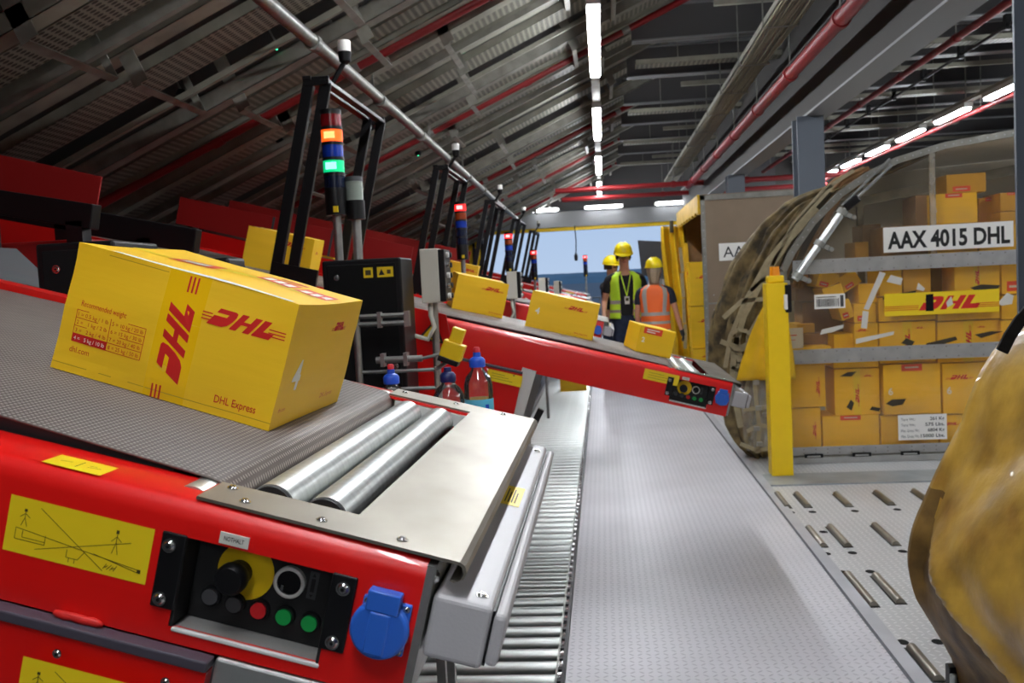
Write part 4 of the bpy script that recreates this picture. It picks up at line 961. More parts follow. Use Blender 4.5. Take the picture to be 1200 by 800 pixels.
bars('cross_rail', 1.465, 1.575, 1.46, 4.42); bars('cross_rail', .775, .885, 1.38, 4.42); bars('bottom_rail', .06, .125, 1.38, 4.42)
# curved edge extrusion
mb = MB(); W_ = .06
for i in range(len(prof)-1):
    if i == len(prof)-2 or True:
        a = Vector((prof[i][0], .01, prof[i][1])); b = Vector((prof[i+1][0], .01, prof[i+1][1])); mb.bar(a, b, .05, .045, 'alu_frame', up=(0, 1, 0))
for i in range(2, len(prof)-2):
    a = Vector((prof[i][0], -.015, prof[i][1])); b = Vector((prof[i+1][0], -.015, prof[i+1][1])); n = max(2, int((b-a).length/.06))
    for k in range(n): p = a.lerp(b, k/n); mb.cyl(p, p+Vector((0, -.006, 0)), .006, 'alu', 6)
mb.build('edge_frame', ul)
mb = MB(); mb.box((2.49, -.004, 1.575), (2.53, .02, 2.36), 'clear_film'); mb.build('upright_strip', ul)
# shell: roof sheet, back, right side
mb = MB(); q = prof[1:10]; n = len(q)
mb.add([(x, .02, z) for x, z in q]+[(x, DU, z) for x, z in q], [(i, i+1, n+i+1, n+i) for i in range(n-1)], 'grey_light'); o = mb.build('roof_sheet', ul, smooth=40, fixn=False); md = o.modifiers.new('th', 'SOLIDIFY'); md.thickness = .01
mb = MB(); mb.prism([(a, b) for a, b in prof], (0, DU, 0), (1, 0, 0), (0, 0, 1), .01, 'grey_light'); mb.build('back_wall', ul)
mb = MB(); mb.box((4.40, .02, .07), (4.42, DU, 2.48), 'grey_light'); mb.build('side_wall', ul)
mb = MB(); mb.bar((1.75, 1.0, 1.99), (4.3, 1.0, 2.38), .04, .08, 'alu_frame'); mb.bar((2.24, 1.0, .08), (2.24, 1.0, 2.2), .05, .05, 'alu_frame'); mb.build('inner_frame', ul)
# signs on the front
FU = Frame((0, YU-.0, 0), (1, 0, 0), (0, 0, 1), .004)
def sign(name, x0, z0, x1, z1, m, fn=None, off=.003):
    mb = MB(); mb.box((x0, -off-.002, z0), (x1, -off+.001, z1), m); A = Frame((x0, -off-.002, z0), (1, 0, 0), (0, 0, 1), .0008)
    if fn: fn(A, mb, x1-x0, z1-z0)
    return mb.build(name, ul)
sign('registration_plate', 2.14, 1.600, 3.085, 1.790, 'white', lambda A, mb, W, H: A.text(mb, 'AAX 4015 DHL', .03, H*.16, H*.66, 'ink', bold=.035, w=W-.055))
def ban(A, mb, W, H):
    A.logo(mb, W*.30, H*.20, H*.60, 'dhl_red', stretch=.88, stripes=False)
    for q in (.24, .32, .40):
        A.rect(mb, W*.0, H*q, W*.30, H*(q+.03), 'dhl_red'); A.rect(mb, W*.80, H*q, W*1.0, H*(q+.03), 'dhl_red')
    A.poly(mb, [(W*.36, H*.15), (W*.43, H*.15), (W*.43, H*.92), (W*.365, H*.90)], 'black_matte', 2); A.poly(mb, [(W*.55, H*.28), (W*.60, H*.42), (W*.585, H*.78), (W*.54, H*.5)], 'tape_white', 2)
sign('banner', 2.135, 1.115, 2.975, 1.285, 'yellow_label', ban)
mb = MB(); mb.box((2.215, -.005, .155), (2.575, -.002, .350), 'white'); A = Frame((2.215, -.005, .155), (1, 0, 0), (0, 0, 1), .0008); W, H = .36, .195
for i, (a, b) in enumerate((('Tare Wt.:', '261 Kg'), ('Tare Wt.:', '575 Lbs.'), ('Max. Gross Wt.:', '6804 Kg'), ('Max. Gross Wt.:', '15000 Lbs.'))):
    z = H*(.77-.225*i); A.text(mb, a, W*.06, z, H*.11, 'ink', w=W*(.30 if i < 2 else .38)); bw = W*.049*len(b); A.text(mb, b, W*.95-bw, z, H*.13, 'ink', bold=.02, w=bw)
mb.build('weight_placard', ul, fixn=False)
def barc(A, mb, W, H):
    random.seed(3); x = W*.06
    while x < W*.78:
        w = random.choice((.0022, .004, .0055)); A.rect(mb, x, H*.14, x+w, H*.70, 'ink'); x += w+random.choice((.0022, .004))
    A.rect(mb, W*.06, H*.78, W*.7, H*.84, 'label_ink'); A.rect(mb, W*.84, H*.1, W*.95, H*.9, 'dark_grey')
sign('barcode_label', 1.615, 1.195, 1.845, 1.305, 'white', barc)
sign('loose_card', 1.41, .895, 1.53, 1.055, 'grey_light', lambda A, mb, W, H: (A.rect(mb, W*.2, H*.62, W*.6, H*.67, 'dhl_red'), A.rect(mb, W*.2, H*.4, W*.5, H*.43, 'dhl_red')), off=-.03)
# strips of tape and scuffs on the clear front: photo corners -> points on the panel
def patch(pts, m, name='tape_strip'):
    mb = MB(); vs = []
    for p in pts: q = at(p[0], p[1], YU-.0035); vs.append((q.x, -.0035, q.z))
    mb.add(vs, [tuple(range(len(vs)))], m); mb.build(name, ul, fixn=False)
for pts, m in [([(1012,362),(1018,363),(1038,320),(1031,318)],'tape_white'), ([(1009,384),(1016,385),(1018,365),(1011,364)],'tape_white'), ([(961,392),(963,386),(989,380),(988,384),(976,389)],'tape_white'),
    ([(1003,403),(1003,397),(1048,388),(1047,392)],'tape_white'), ([(1039,330),(1044,322),(1058,326),(1056,334)],'tape_white'), ([(1034,351),(1036,347),(1074,340),(1072,345)],'olive_dark'), ([(1074,339),(1076,331),(1084,338),(1082,341)],'tape_white'),
    ([(1082,409),(1086,402),(1120,394),(1122,398),(1100,405)],'olive_dark'), ([(1137,337),(1150,333),(1172,334),(1170,338),(1142,340)],'olive_dark'), ([(1142,392),(1160,388),(1176,388),(1150,396)],'olive_dark'), ([(1056,402),(1062,396),(1072,400),(1068,406)],'olive_dark'),
    ([(1038,473),(1045,468),(1062,467),(1058,474),(1046,476)],'olive_dark'), ([(984,441),(993,436),(1004,435),(998,441)],'olive_dark'), ([(992,477),(997,468),(1001,472),(998,481)],'olive_dark'), ([(1168,356),(1180,343),(1188,346),(1186,356),(1174,358)],'tape_white'), ([(1019,480),(1022,476),(1032,478),(1030,482)],'olive_dark')]:
    patch(pts, m)
# parcels inside
random.seed(5)
npc = 0
def pbox(x0, y0, x1, y1, lab, v=0, num=None, Y=None, D=.33, rot=0, carton='carton', extra=None):
    global npc
    npc += 1
    Yb = Y or 7.42+random.uniform(0, .05)
    a = at(x0, (y0+y1)/2, Yb); b = at(x1, (y0+y1)/2, Yb); c0 = at((x0+x1)/2, y1, Yb); c1 = at((x0+x1)/2, y0, Yb)
    W, H = abs(b.x-a.x)*.985, abs(c1.z-c0.z)*.985
    def mk(mb, fr):
        A, W, H = fr['front']
        if v == 0: A.logo(mb, W*.14, H*.68, H*.09, 'dhl_red')
        elif v == 1: A.rect(mb, W*.42, 0, W*.58, H, 'yellow_label', .5); A.logo(mb, W*.55, H*.25, W*.09, 'dhl_red', rot=math.pi/2); A.logo(mb, W*.66, H*.82, H*.04, 'dhl_red')
        elif v == 2: A.rect(mb, W*.32, H*.86, W*.68, H*1.0, 'sticker_red'); A.rect(mb, W*.38, H*.92, W*.62, H*.95, 'tape_white', 2)
        elif v == 3: A.logo(mb, W*.85, H*.3, W*.10, 'dhl_red', rot=math.pi/2)
        elif v == 4: A.rect(mb, W*.15, H*.08, W*.6, H*.36, 'sticker_red'); A.rect(mb, W*.22, H*.18, W*.52, H*.24, 'tape_white', 2)
        if num: A.text(mb, num, W*.08, H*.40, H*.14, 'white', bold=.03)
    o = parcel('parcel', lab, W, D, H, mk if v is not None else None, group='parcels inside the clear fronted container', carton=carton)
    z = c0.z
    o.location = ((a.x+b.x)/2, Yb+D/2, z + (H/2 if rot else 0)); o.rotation_euler = (0, R(rot), 0)
    if rot: # turn about the centre
        o.location = Vector(((a.x+b.x)/2, Yb+D/2, z+H/2)) - Matrix.Rotation(R(rot), 3, 'Y') @ Vector((0, 0, H/2))
    return o
G = 'in the clear container'
pbox(924, 477.5, 962.5, 526, 'yellow parcel in the bottom row, leftmost behind the bollard', 3)
pbox(963.5, 486, 1031, 526, 'yellow parcel in the bottom row with a red sticker on its top edge', 2)
pbox(1032, 485.5, 1100, 525, 'yellow parcel in the bottom row behind the left part of the weight placard', None, '5')
pbox(1101, 485, 1150, 523, 'yellow parcel in the bottom row right of the weight placard', 0)
pbox(924, 427, 967.5, 477, 'yellow parcel with sideways red letters, left in the row above the bottom', 3)
pbox(977.5, 431, 1031.5, 486, 'yellow parcel with a vertical red lettered tape, below the lower rail', 1)
pbox(1035, 425.5, 1103, 485, 'big yellow parcel numbered 6 with a red sticker, below the lower rail', 2, '6')
pbox(1104, 424, 1168, 484, 'big yellow parcel numbered 6 without a sticker, right of the other one', 0, '6')
pbox(1169, 424, 1215, 484, 'yellow parcel partly hidden by the golden cover, second row', 0)
# layer resting behind the lower rail
pbox(925, 406, 975, 427.4, 'flat yellow parcel behind the left end of the lower rail', None, Y=7.48)
pbox(976, 408.5, 1030, 430.6, 'flat yellow parcel behind the lower rail under the white tape', None, Y=7.47)
pbox(1030, 376, 1097, 425, 'yellow parcel between banner and lower rail, left one', 1)
pbox(1098, 375, 1172, 423.6, 'yellow parcel between banner and lower rail, right one', 1)
pbox(1173, 374, 1215, 423.6, 'yellow parcel right of the banner behind the pale tape', 0)
pbox(934, 379, 955, 390, 'orange small parcel low on the left', None, Y=7.75, carton='carton_shade')
pbox(930, 390, 974, 406, 'brown carton under the orange parcel on the left', None, Y=7.7, carton='carton_brown')
pbox(977, 391, 1000, 408, 'small plain yellow parcel under the slanting tape', None, Y=7.5)
pbox(1001, 378, 1029, 408.3, 'yellow parcel just left of the banner, lower one', 0)
pbox(1000.5, 355, 1027, 377.6, 'small yellow parcel with a red sticker left of the banner', 4, Y=7.45)
pbox(1006, 332, 1027, 354.6, 'small yellow parcel on top of the stack left of the banner', None, Y=7.47)
# tumbled small parcels
pbox(958, 318, 982, 338, 'small tilted parcel with red stickers directly below the upper rail, left', 4, rot=17, Y=7.50)
pbox(983, 319, 1007, 338, 'small tilted parcel with red stickers directly below the upper rail, right', 4, rot=-32, Y=7.52)
pbox(965, 334, 989, 352, 'small tilted parcel touching the top of the bar code label', 4, rot=-17, Y=7.46)
pbox(983, 351, 999, 374, 'small tilted parcel right of the bar code label', 4, rot=-17, Y=7.46)
pbox(940, 352, 1000, 390, 'dark brown carton behind the bar code label', None, Y=7.82, carton='carton_brown')
pbox(932, 320, 1004, 351.5, 'dark brown carton behind the tumbled small parcels', None, Y=7.85, carton='carton_brown')
# right hand stack behind the banner
pbox(1029, 347, 1097, 375.4, 'yellow parcel behind the left half of the banner', None)
pbox(1098, 345, 1172, 374.4, 'yellow parcel behind the right half of the banner', None)
pbox(1173, 345, 1215, 373.4, 'yellow parcel right of the banner behind the column', None)
pbox(1030, 303, 1057, 346.6, 'yellow parcel above the left end of the banner', 0)
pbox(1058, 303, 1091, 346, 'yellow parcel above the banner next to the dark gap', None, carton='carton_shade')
pbox(1118, 302, 1172, 344.4, 'yellow parcel with upright red letters above the right half of the banner', 1)
pbox(1173, 301, 1215, 344, 'yellow parcel with a red sticker beside the column above the banner', 4)
pbox(1092, 302, 1117, 345, 'dark brown carton in the gap above the banner', None, Y=7.7, carton='carton_brown')
pbox(1034, 264, 1088, 302.4, 'brown carton behind the left half of the white registration plate', None, carton='carton_brown')
pbox(1089, 262.5, 1146, 301.6, 'yellow parcel behind the middle of the white registration plate', None)
pbox(1147, 262, 1215, 300.6, 'yellow parcel behind the right end of the white registration plate', None)
pbox(1090, 226, 1146, 262, 'yellow parcel above the registration plate with a red sticker, number 5', 2, '5')
pbox(1073, 228, 1089.5, 263.5, 'narrow brown carton left of the parcel numbered 5', None, Y=7.5, carton='carton_brown')
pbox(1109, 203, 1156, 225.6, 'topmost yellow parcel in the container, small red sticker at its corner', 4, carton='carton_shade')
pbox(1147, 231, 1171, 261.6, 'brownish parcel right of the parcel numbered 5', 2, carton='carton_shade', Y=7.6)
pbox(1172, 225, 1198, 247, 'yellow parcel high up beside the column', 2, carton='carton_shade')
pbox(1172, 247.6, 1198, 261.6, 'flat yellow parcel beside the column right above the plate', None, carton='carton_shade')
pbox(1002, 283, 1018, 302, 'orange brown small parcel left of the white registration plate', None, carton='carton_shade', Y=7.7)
pbox(1011, 262, 1033, 302, 'brown carton directly left of the white registration plate', None, carton='carton_brown', Y=7.95)
pbox(940, 303, 1029, 318, 'flat brown carton behind the upper rail', None, carton='carton_brown', Y=7.9)

# silver strut leaning on the container
t = thing('telescopic_strut', 'slanting silver tube with clamps leaning over the yellow post', 'strut', (1.46, 7.29, 1.43))
d = at(1000, 240, 7.29)-Vector((1.46, 7.29, 1.43)); a = Vector((0, 0, 0)); b = at(988, 247, 7.29)-Vector((1.46, 7.29, 1.43)); c = at(1045, 193, 7.29)-Vector((1.46, 7.29, 1.43))
mb = MB(); mb.cyl(a, b, .030, 'roller_zinc', 18); mb.build('tube', t, smooth=40)
mb = MB(); mb.cyl(b, c, .012, 'zinc', 10); mb.cyl(b+Vector((0, .04, .04)), c+Vector((0, .04, .05)), .010, 'zinc', 10); mb.build('rod', t, smooth=40)
for f in (.06, .52, .98):
    p = a.lerp(b, f); n = (b-a).normalized(); mb = MB(); mb.cyl(p-n*.022, p+n*.022, .042, 'zinc_dull', 14); mb.bar(p, p+Vector((.09, -.0, -.05)), .03, .035, 'zinc_dull'); mb.cyl(p+Vector((.08, -.03, -.045)), p+Vector((.08, .03, -.045)), .018, 'zinc', 10); mb.build('clamp', t, smooth=40)
mb = MB(); p = b+(c-b)*.15; mb.bar(p-Vector((.04, 0, .03)), p+Vector((.06, 0, .045)), .05, .06, 'black_metal'); mb.build('latch', t, bevel=.01)

# rolled aside cover with nets
def bundle(name, label, path, Y, depth, m, cat='cover', folds=7, seed=0, nseg=40):
    pts = []
    for (x, y, hw, dY) in path: q = at(x, y, Y+dY); pts.append((q, hw*(Y+dY)/F))
    n = nseg; ring = 90; vs = []
    P_ = []
    for i in range(n+1):
        f = i/n*(len(pts)-1); k = min(int(f), len(pts)-2); g = f-k; g = g*g*(3-2*g)*.4+g*.6; P_.append((pts[k][0].lerp(pts[k+1][0], g), pts[k][1]*(1-g)+pts[k+1][1]*g))
    for i, (p, w) in enumerate(P_):
        tg = (P_[min(i+1, n)][0]-P_[max(i-1, 0)][0]).normalized(); sx = tg.cross(Vector((0, 1, 0))).normalized()
        for j in range(ring):
            a = 2*math.pi*j/ring
            r = .95+.13*math.sin(folds*a+i*.13+seed)+.10*math.sin((folds*2+1)*a-i*.18)+.07*noise.noise(Vector((a*6, i*.9, seed)))*2+.20*noise.noise(Vector((math.cos(a)*1.6, math.sin(a)*1.6, i*.16+seed)))
            vs.append(p + sx*w*r*math.cos(a) + Vector((0, 1, 0))*depth*r*math.sin(a))
    mb = MB(); mb.add(vs, [(i*ring+j, i*ring+(j+1) % ring, (i+1)*ring+(j+1) % ring, (i+1)*ring+j) for i in range(n) for j in range(ring)]+[tuple(range(ring)), tuple(n*ring+j for j in range(ring))], m)
    o = mb.build(name, smooth=180); tag(o, label, cat); return o, P_
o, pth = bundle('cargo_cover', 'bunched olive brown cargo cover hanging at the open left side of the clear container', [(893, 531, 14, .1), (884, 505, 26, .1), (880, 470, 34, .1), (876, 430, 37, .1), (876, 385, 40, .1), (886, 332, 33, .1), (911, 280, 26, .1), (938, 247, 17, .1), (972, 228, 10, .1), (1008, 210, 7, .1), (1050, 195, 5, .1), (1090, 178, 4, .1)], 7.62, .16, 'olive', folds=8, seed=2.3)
def ribbon(pts, w, m, parent, name='strap', Y=7.38, th=.006):
    mb = MB(); P3 = [at(x, y, Y+(p[2] if len(p) > 2 else 0)) for p in pts for x, y in [(p[0], p[1])]]
    for i in range(len(P3)-1):
        a, b = P3[i], P3[i+1]; e = (b-a).normalized()*.004; mb.bar(a-e, b+e, w, th, m, up=(0, 1, 0))
    # bar(): width is across Y, height across the strap
    return mb.build(name, parent)
for pts, w in [([(868,500),(858,450),(860,410),(872,370),(895,325),(925,280),(958,245)], .045), ([(850,430),(856,395),(872,355),(900,305),(938,258),(975,218)], .035), ([(845,400),(866,408),(890,398)], .04), ([(848,372),(870,352),(898,350)], .035),
               ([(872,470),(880,430),(876,395),(890,370)], .03), ([(858,430),(875,440),(895,432)], .03), ([(880,340),(893,328),(915,332)], .03), ([(905,310),(930,262),(966,222),(1000,200)], .028), ([(862,395),(868,425),(864,455)], .05)]:
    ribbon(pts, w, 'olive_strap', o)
for pts in ([(905,345),(922,300),(945,262),(972,225)], [(925,330),(945,285),(965,248)], [(870,460),(885,420)], [(860,380),(875,365)]): ribbon(pts, .05, 'olive_dark', o, 'fold_shade', Y=7.47)  # flat dark strips, painted shade standing in for deep folds
mb = MB()
for k in range(9):
    a = math.pi*k/8; 
    p = at(868+14*math.cos(a*2-1), 398+12*math.sin(a*2-1), 7.35)
    if k: mb.bar(prev, p, .03, .01, 'olive_strap', up=(0, 1, 0))
    prev = p
mb.build('strap_loop', o)
# brown and orange sheets between cover and panel, higher up
o2, _ = bundle('cargo_cover', 'brown folded sheet tucked between the olive cover and the silver strut', [(925, 335, 14, 0), (940, 290, 17, 0), (958, 250, 14, 0), (985, 215, 9, 0), (1015, 200, 5, 0)], 7.66, .10, 'carton_brown', folds=5, seed=8)
# yellow drape behind the bollard
lc = [(899, 350), (890, 368), (881, 388), (874, 408), (867, 430), (863, 446)]; rc = [(905, 346), (915, 352), (922, 372), (926, 395), (930, 420), (932, 444)]
def drape(u, v):
    f = v*(len(lc)-1); k = min(int(f), len(lc)-2); g = f-k
    x = (lc[k][0]*(1-g)+lc[k+1][0]*g)*(1-u)+(rc[k][0]*(1-g)+rc[k+1][0]*g)*u; y = (lc[k][1]*(1-g)+lc[k+1][1]*g)*(1-u)+(rc[k][1]*(1-g)+rc[k+1][1]*g)*u
    return at(x, y, 7.24-.06*math.sin(math.pi*u)+.015*math.sin(9*u+3*v)+.05*u)
mb = MB(); mb.grid(drape, 16, 20, 'tarp_yellow'); o = mb.build('corner_drape', smooth=180, fixn=False); md = o.modifiers.new('th', 'SOLIDIFY'); md.thickness = .006
tag(o, 'dirty yellow plastic corner drape hanging behind the yellow post', 'tarp')
def film(u, v):
    x0, x1 = 862+8*v*v, 900+4*v; y = 446+82*v - 10*u*(1-v); return at(x0*(1-u)+x1*u + (6*math.sin(v*3.0)), y, 7.25+.02*math.sin(8*u+5*v))
mb = MB(); mb.grid(film, 12, 16, 'clear_film'); fo = mb.build('clear_skirt', o, smooth=180, fixn=False)
for pts in ([(884,446),(886,470),(890,500),(888,530)], [(872,480),(888,478),(905,476)], [(876,505),(890,498),(904,500)], [(868,520),(888,528),(905,524)]): ribbon(pts, .03, 'olive_strap', o, 'buckle_strap', Y=7.2)
mb = MB()
for (x, y) in ((886, 448), (889, 478), (887, 502), (890, 520), (897, 486)):
    p = at(x, y, 7.18); mb.box((p.x-.022, p.y-.01, p.z-.018), (p.x+.022, p.y+.01, p.z+.018), 'zinc')
mb.build('buckle', o, bevel=.005)

# ================================================================== SOLID WALLED CONTAINERS FURTHER BACK
t = thing('cargo_container', 'grey brown metal walled container marked AA, open towards the walkway', 'cargo container', (1.22, 11.5, 0))
mb = MB(); mb.box((0, 0, .08), (3.18, .02, 2.44), 'alu_panel'); w = mb.build('front_wall', t)
mb = MB(); mb.box((-.0, -.012, .06), (.05, .03, 2.46), 'alu_frame'); mb.box((0, -.012, 2.40), (3.18, .03, 2.46), 'alu_frame'); mb.box((0, -.012, 0), (3.18, 3.2, .08), 'alu_frame'); mb.box((0, -.014, 1.14), (3.18, .0, 1.16), 'alu_frame')
for k in range(22): mb.cyl((.025, -.012, .15+.105*k), (.025, -.017, .15+.105*k), .008, 'alu', 6); mb.cyl((.12+.12*k, -.0, 1.25), (.12+.12*k, -.006, 1.25), .008, 'alu', 6); mb.cyl((.12+.12*k, -.0, 1.07), (.12+.12*k, -.006, 1.07), .008, 'alu', 6)
mb.build('wall_frame', t)
mb = MB(); mb.box((.20, -.006, 1.66), (.20+.62, 0, 1.87), 'white'); A = Frame((.20, -.006, 1.66), (1, 0, 0), (0, 0, 1), .001); A.text(mb, 'AAX', .05, .04, .135, 'ink', bold=.0); mb.build('registration_plate', t)
mb = MB(); mb.box((.0, 3.18, .08), (3.18, 3.2, 2.44), 'carton_brown'); mb.box((3.16, 0, .08), (3.18, 3.2, 2.44), 'carton_brown'); mb.build('inner_wall', t)
mb = MB(); mb.box((-.01, 0, 2.44), (3.18, 3.2, 2.47), 'alu_panel'); mb.build('roof_sheet', t)
mb = MB()
for k in range(16):
    y0 = .2*k; mb.box((-.035, y0, 2.24+.03*(k % 2)), (-.005, y0+.2, 2.47), 'tarp_yellow')
mb.build('yellow_valance', t)
bx = [('tall yellow parcel at the back of the dark open container, top', .05, 2.7, 1.05, 1.70), ('tall yellow parcel at the back of the dark open container, lower', .05, 2.7, .42, 1.04), ('yellow parcel on the floor of the dark open container', .05, 2.6, .085, .415)]
for lb, x, y, z0, z1 in bx:
    o = parcel('parcel', lb, .42, .45, z1-z0-.004, m_simple(1)); o.location = (1.22+x+.24, 11.5+y+.0, z0); o.rotation_euler = (0, 0, R(-90)); o['group'] = 'parcels in the open metal container'
# hanging yellow tarpaulins
def curtain(name, label, x0, x1, Y, z0, z1, m, folds, seed, cat='tarp', amp=.07, taper=.6):
    def fn(u, v):
        zz = z0+(z1-z0)*v; wd = (x1-x0)*(1-(1-taper)*(v**1.6)*.6); xc = (x0+x1)/2-.05*v
        w = noise.noise(Vector((u*2.5, v*1.6, seed)))
        return Vector((xc+(u-.5)*wd+.05*w+.05*math.sin(v*4+seed), Y+amp*math.sin(folds*u*6.28+2.2*v+seed)*(1.2-v*.5)+.09*w, zz-.05*abs(math.sin(u*9))*(1-v)))
    mb = MB(); mb.grid(fn, 60, 40, m); o = mb.build(name, smooth=180, fixn=False); md = o.modifiers.new('th', 'SOLIDIFY'); md.thickness = .008
    return tag(o, label, cat)
c1 = curtain('hanging_tarp', 'tall crumpled yellow tarpaulin hanging beside the open metal container', .98, 1.44, 14.6, .16, 2.28, 'tarp_yellow', 2.6, 1.0)
for k in range(4): ribbon([(797+2*k, 290+30*k), (800+k, 318+30*k)], .05, 'olive_strap', c1, Y=14.4)
ribbon([(803, 285), (806, 330), (809, 380)], .07, 'tarp_yellow', c1, Y=14.38)
mb = MB(); p = at(787, 268, 14.6); mb.tube([(p.x, p.y, p.z-.06), (p.x, p.y, p.z+.12)], .03, 'olive_dark', 8); mb.build('hook', c1)
c2 = curtain('hanging_tarp', 'smaller grey and yellow tarpaulin further back, behind the tall yellow one', .85, 1.35, 17.5, .4, 2.1, 'grey_light', 3, 4.0)
t = thing('cargo_container', 'grey container farthest back, just right of the gate opening', 'cargo container', (1.18, 18, 0))
mb = MB(); mb.box((0, 0, 0), (3.2, 3.1, 2.2), 'alu'); mb.build('body', t, bevel=.02)
mb = MB(); mb.box((-.02, -.02, 0), (.06, .06, 2.24), 'alu_frame'); mb.box((-.02, -.02, 2.18), (3.2, .06, 2.24), 'alu_frame'); mb.box((-.02, -.02, 0), (3.2, .06, .08), 'alu_frame'); mb.build('corner_frame', t)
mb = MB(); mb.prism([(-.45, 1.55), (.0, 1.45), (.0, 2.15), (-.5, 2.2)], (0, -.6, 0), (1, 0, 0), (0, 0, 1), -.03, 'dark_grey'); mb.build('open_flap', t)

# ================================================================== GOLDEN COVER IN THE FOREGROUND (far left corner of the nearest container)
sil = [(1125, 800), (1119, 775), (1101, 742), (1077, 702), (1067, 662), (1075, 620), (1098, 562), (1128, 502), (1163, 432), (1200, 376)]
YS = 3.28
SP = [at(x, y, YS) for x, y in sil]
SPz = [(p.z, p.x) for p in SP]+[(1.5, 1.62), (1.75, 1.85), (1.95, 2.2), (2.05, 2.6)]
SPz[0] = (.02, SPz[0][1])
def sx(z):
    if z <= SPz[0][0]: return SPz[0][1]
    for (a, xa), (b, xb) in zip(SPz, SPz[1:]):
        if z <= b: g = (z-a)/(b-a); return xa+(xb-xa)*g
    return SPz[-1][1]
# quick smoothing of the silhouette
def sxs(z): return (sx(z-.04)+2*sx(z)+sx(z+.04))/4
zs = [.0+2.05*k/70 for k in range(71)]
def gold(u, v):
    z = 2.05*v; X0 = sxs(z)
    # u: 0 far side (going right, away), corner at ~.4, then near-left side towards the camera
    if u < .42:
        g = u/.42; x = 4.2-(4.2-(X0+.17))*g; y = YS+.17+.02*math.sin(9*g)
        c = 0
    elif u < .58:
        g = (u-.42)/.16; a = math.pi/2*g; x = X0+.17-.17*math.sin(a); y = YS+.17-.17+.17*math.cos(a)
    else:
        g = (u-.58)/.42; x = X0+.10*g+.25*g*g; y = YS-.02-2.0*g
        # broad buckles and a diagonal crease
        fz = (z-.55)/.9
        x += .03*math.sin(5.5*g+4*z)+.02*math.sin(13*g-7*z)
        cr = (z-(.66-1.1*g)); x += -.05*math.exp(-(cr/.05)**2)*min(1, g*8)
    w = noise.noise(Vector((x*2.2, y*2.2, z*2.2)))*.04+noise.noise(Vector((x*7, y*7, z*5)))*.014-abs(noise.noise(Vector((x*5+3, y*5, z*4))))*.03-abs(noise.noise(Vector((x*13+3, y*13, z*9))))*.010
    k = 1 if u > .5 else .4
    return Vector((x+w*k*.7, y+w*k, max(z, .0)))
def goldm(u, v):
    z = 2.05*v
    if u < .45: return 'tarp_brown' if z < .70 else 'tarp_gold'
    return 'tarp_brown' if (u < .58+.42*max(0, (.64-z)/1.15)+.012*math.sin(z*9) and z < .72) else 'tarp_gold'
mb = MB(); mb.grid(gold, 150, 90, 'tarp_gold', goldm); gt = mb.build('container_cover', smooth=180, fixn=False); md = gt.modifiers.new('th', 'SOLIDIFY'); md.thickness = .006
tag(gt, 'large shiny golden brown plastic cover bulging in from the right edge of the foreground', 'cover')
# strap over the shoulder and buckle at the foot
mb = MB(); q = [at(x, y, 3.0) for x, y in ((1174, 412), (1183, 394), (1195, 376), (1210, 358))]
for i in range(3): mb.bar(q[i], q[i+1]+(q[i+1]-q[i])*.05, .035, .012, 'black_matte', up=(0, 1, 0))
mb.build('shoulder_strap', gt, fixn=True)
t = thing('floor_lock', 'small black and steel cargo lock on the deck at the foot of the golden cover', 'lock', (1.16, 3.30, -.012))
mb = MB(); mb.box((-.03, -.04, 0), (.03, .04, .03), 'zinc'); mb.box((-.02, -.025, .03), (.03, .02, .11), 'black'); mb.cyl((-.01, -.03, .03), (-.01, -.03, .09), .012, 'roller_zinc', 12); mb.build('lock_body', t, bevel=.004)

# ================================================================== PEOPLE
def skin_obj(name, nodes, edges, root, m, parent=None, sub=2):
    ks = list(nodes); idx = {k: i for i, k in enumerate(ks)}
    me = bpy.data.meshes.new(name); me.from_pydata([nodes[k][0] for k in ks], [(idx[a], idx[b]) for a, b in edges], [])
    ob = bpy.data.objects.new(name+'_src', me); COL.objects.link(ob)
    ob.modifiers.new('skin', 'SKIN')
    if not me.skin_vertices: 
        bm = bmesh.new(); bm.from_mesh(me); bm.verts.layers.skin.verify(); bm.to_mesh(me); bm.free()
    sv = me.skin_vertices[0].data
    for k in ks:
        r = nodes[k][1]; r = r if isinstance(r, tuple) else (r, r); sv[idx[k]].radius = r; sv[idx[k]].use_root = (k == root)
    s = ob.modifiers.new('sub', 'SUBSURF'); s.levels = sub; s.render_levels = sub
    dg = bpy.context.evaluated_depsgraph_get(); dg.update(); me2 = bpy.data.meshes.new_from_object(ob.evaluated_get(dg))
    bpy.data.objects.remove(ob)
    me2.name = name
    me2.materials.clear(); me2.materials.append(MATS[m])
    for p in me2.polygons: p.use_smooth = True; p.material_index = 0
    o = bpy.data.objects.new(name, me2); COL.objects.link(o); o.parent = parent
    return o
def V3(*a): return Vector(a)
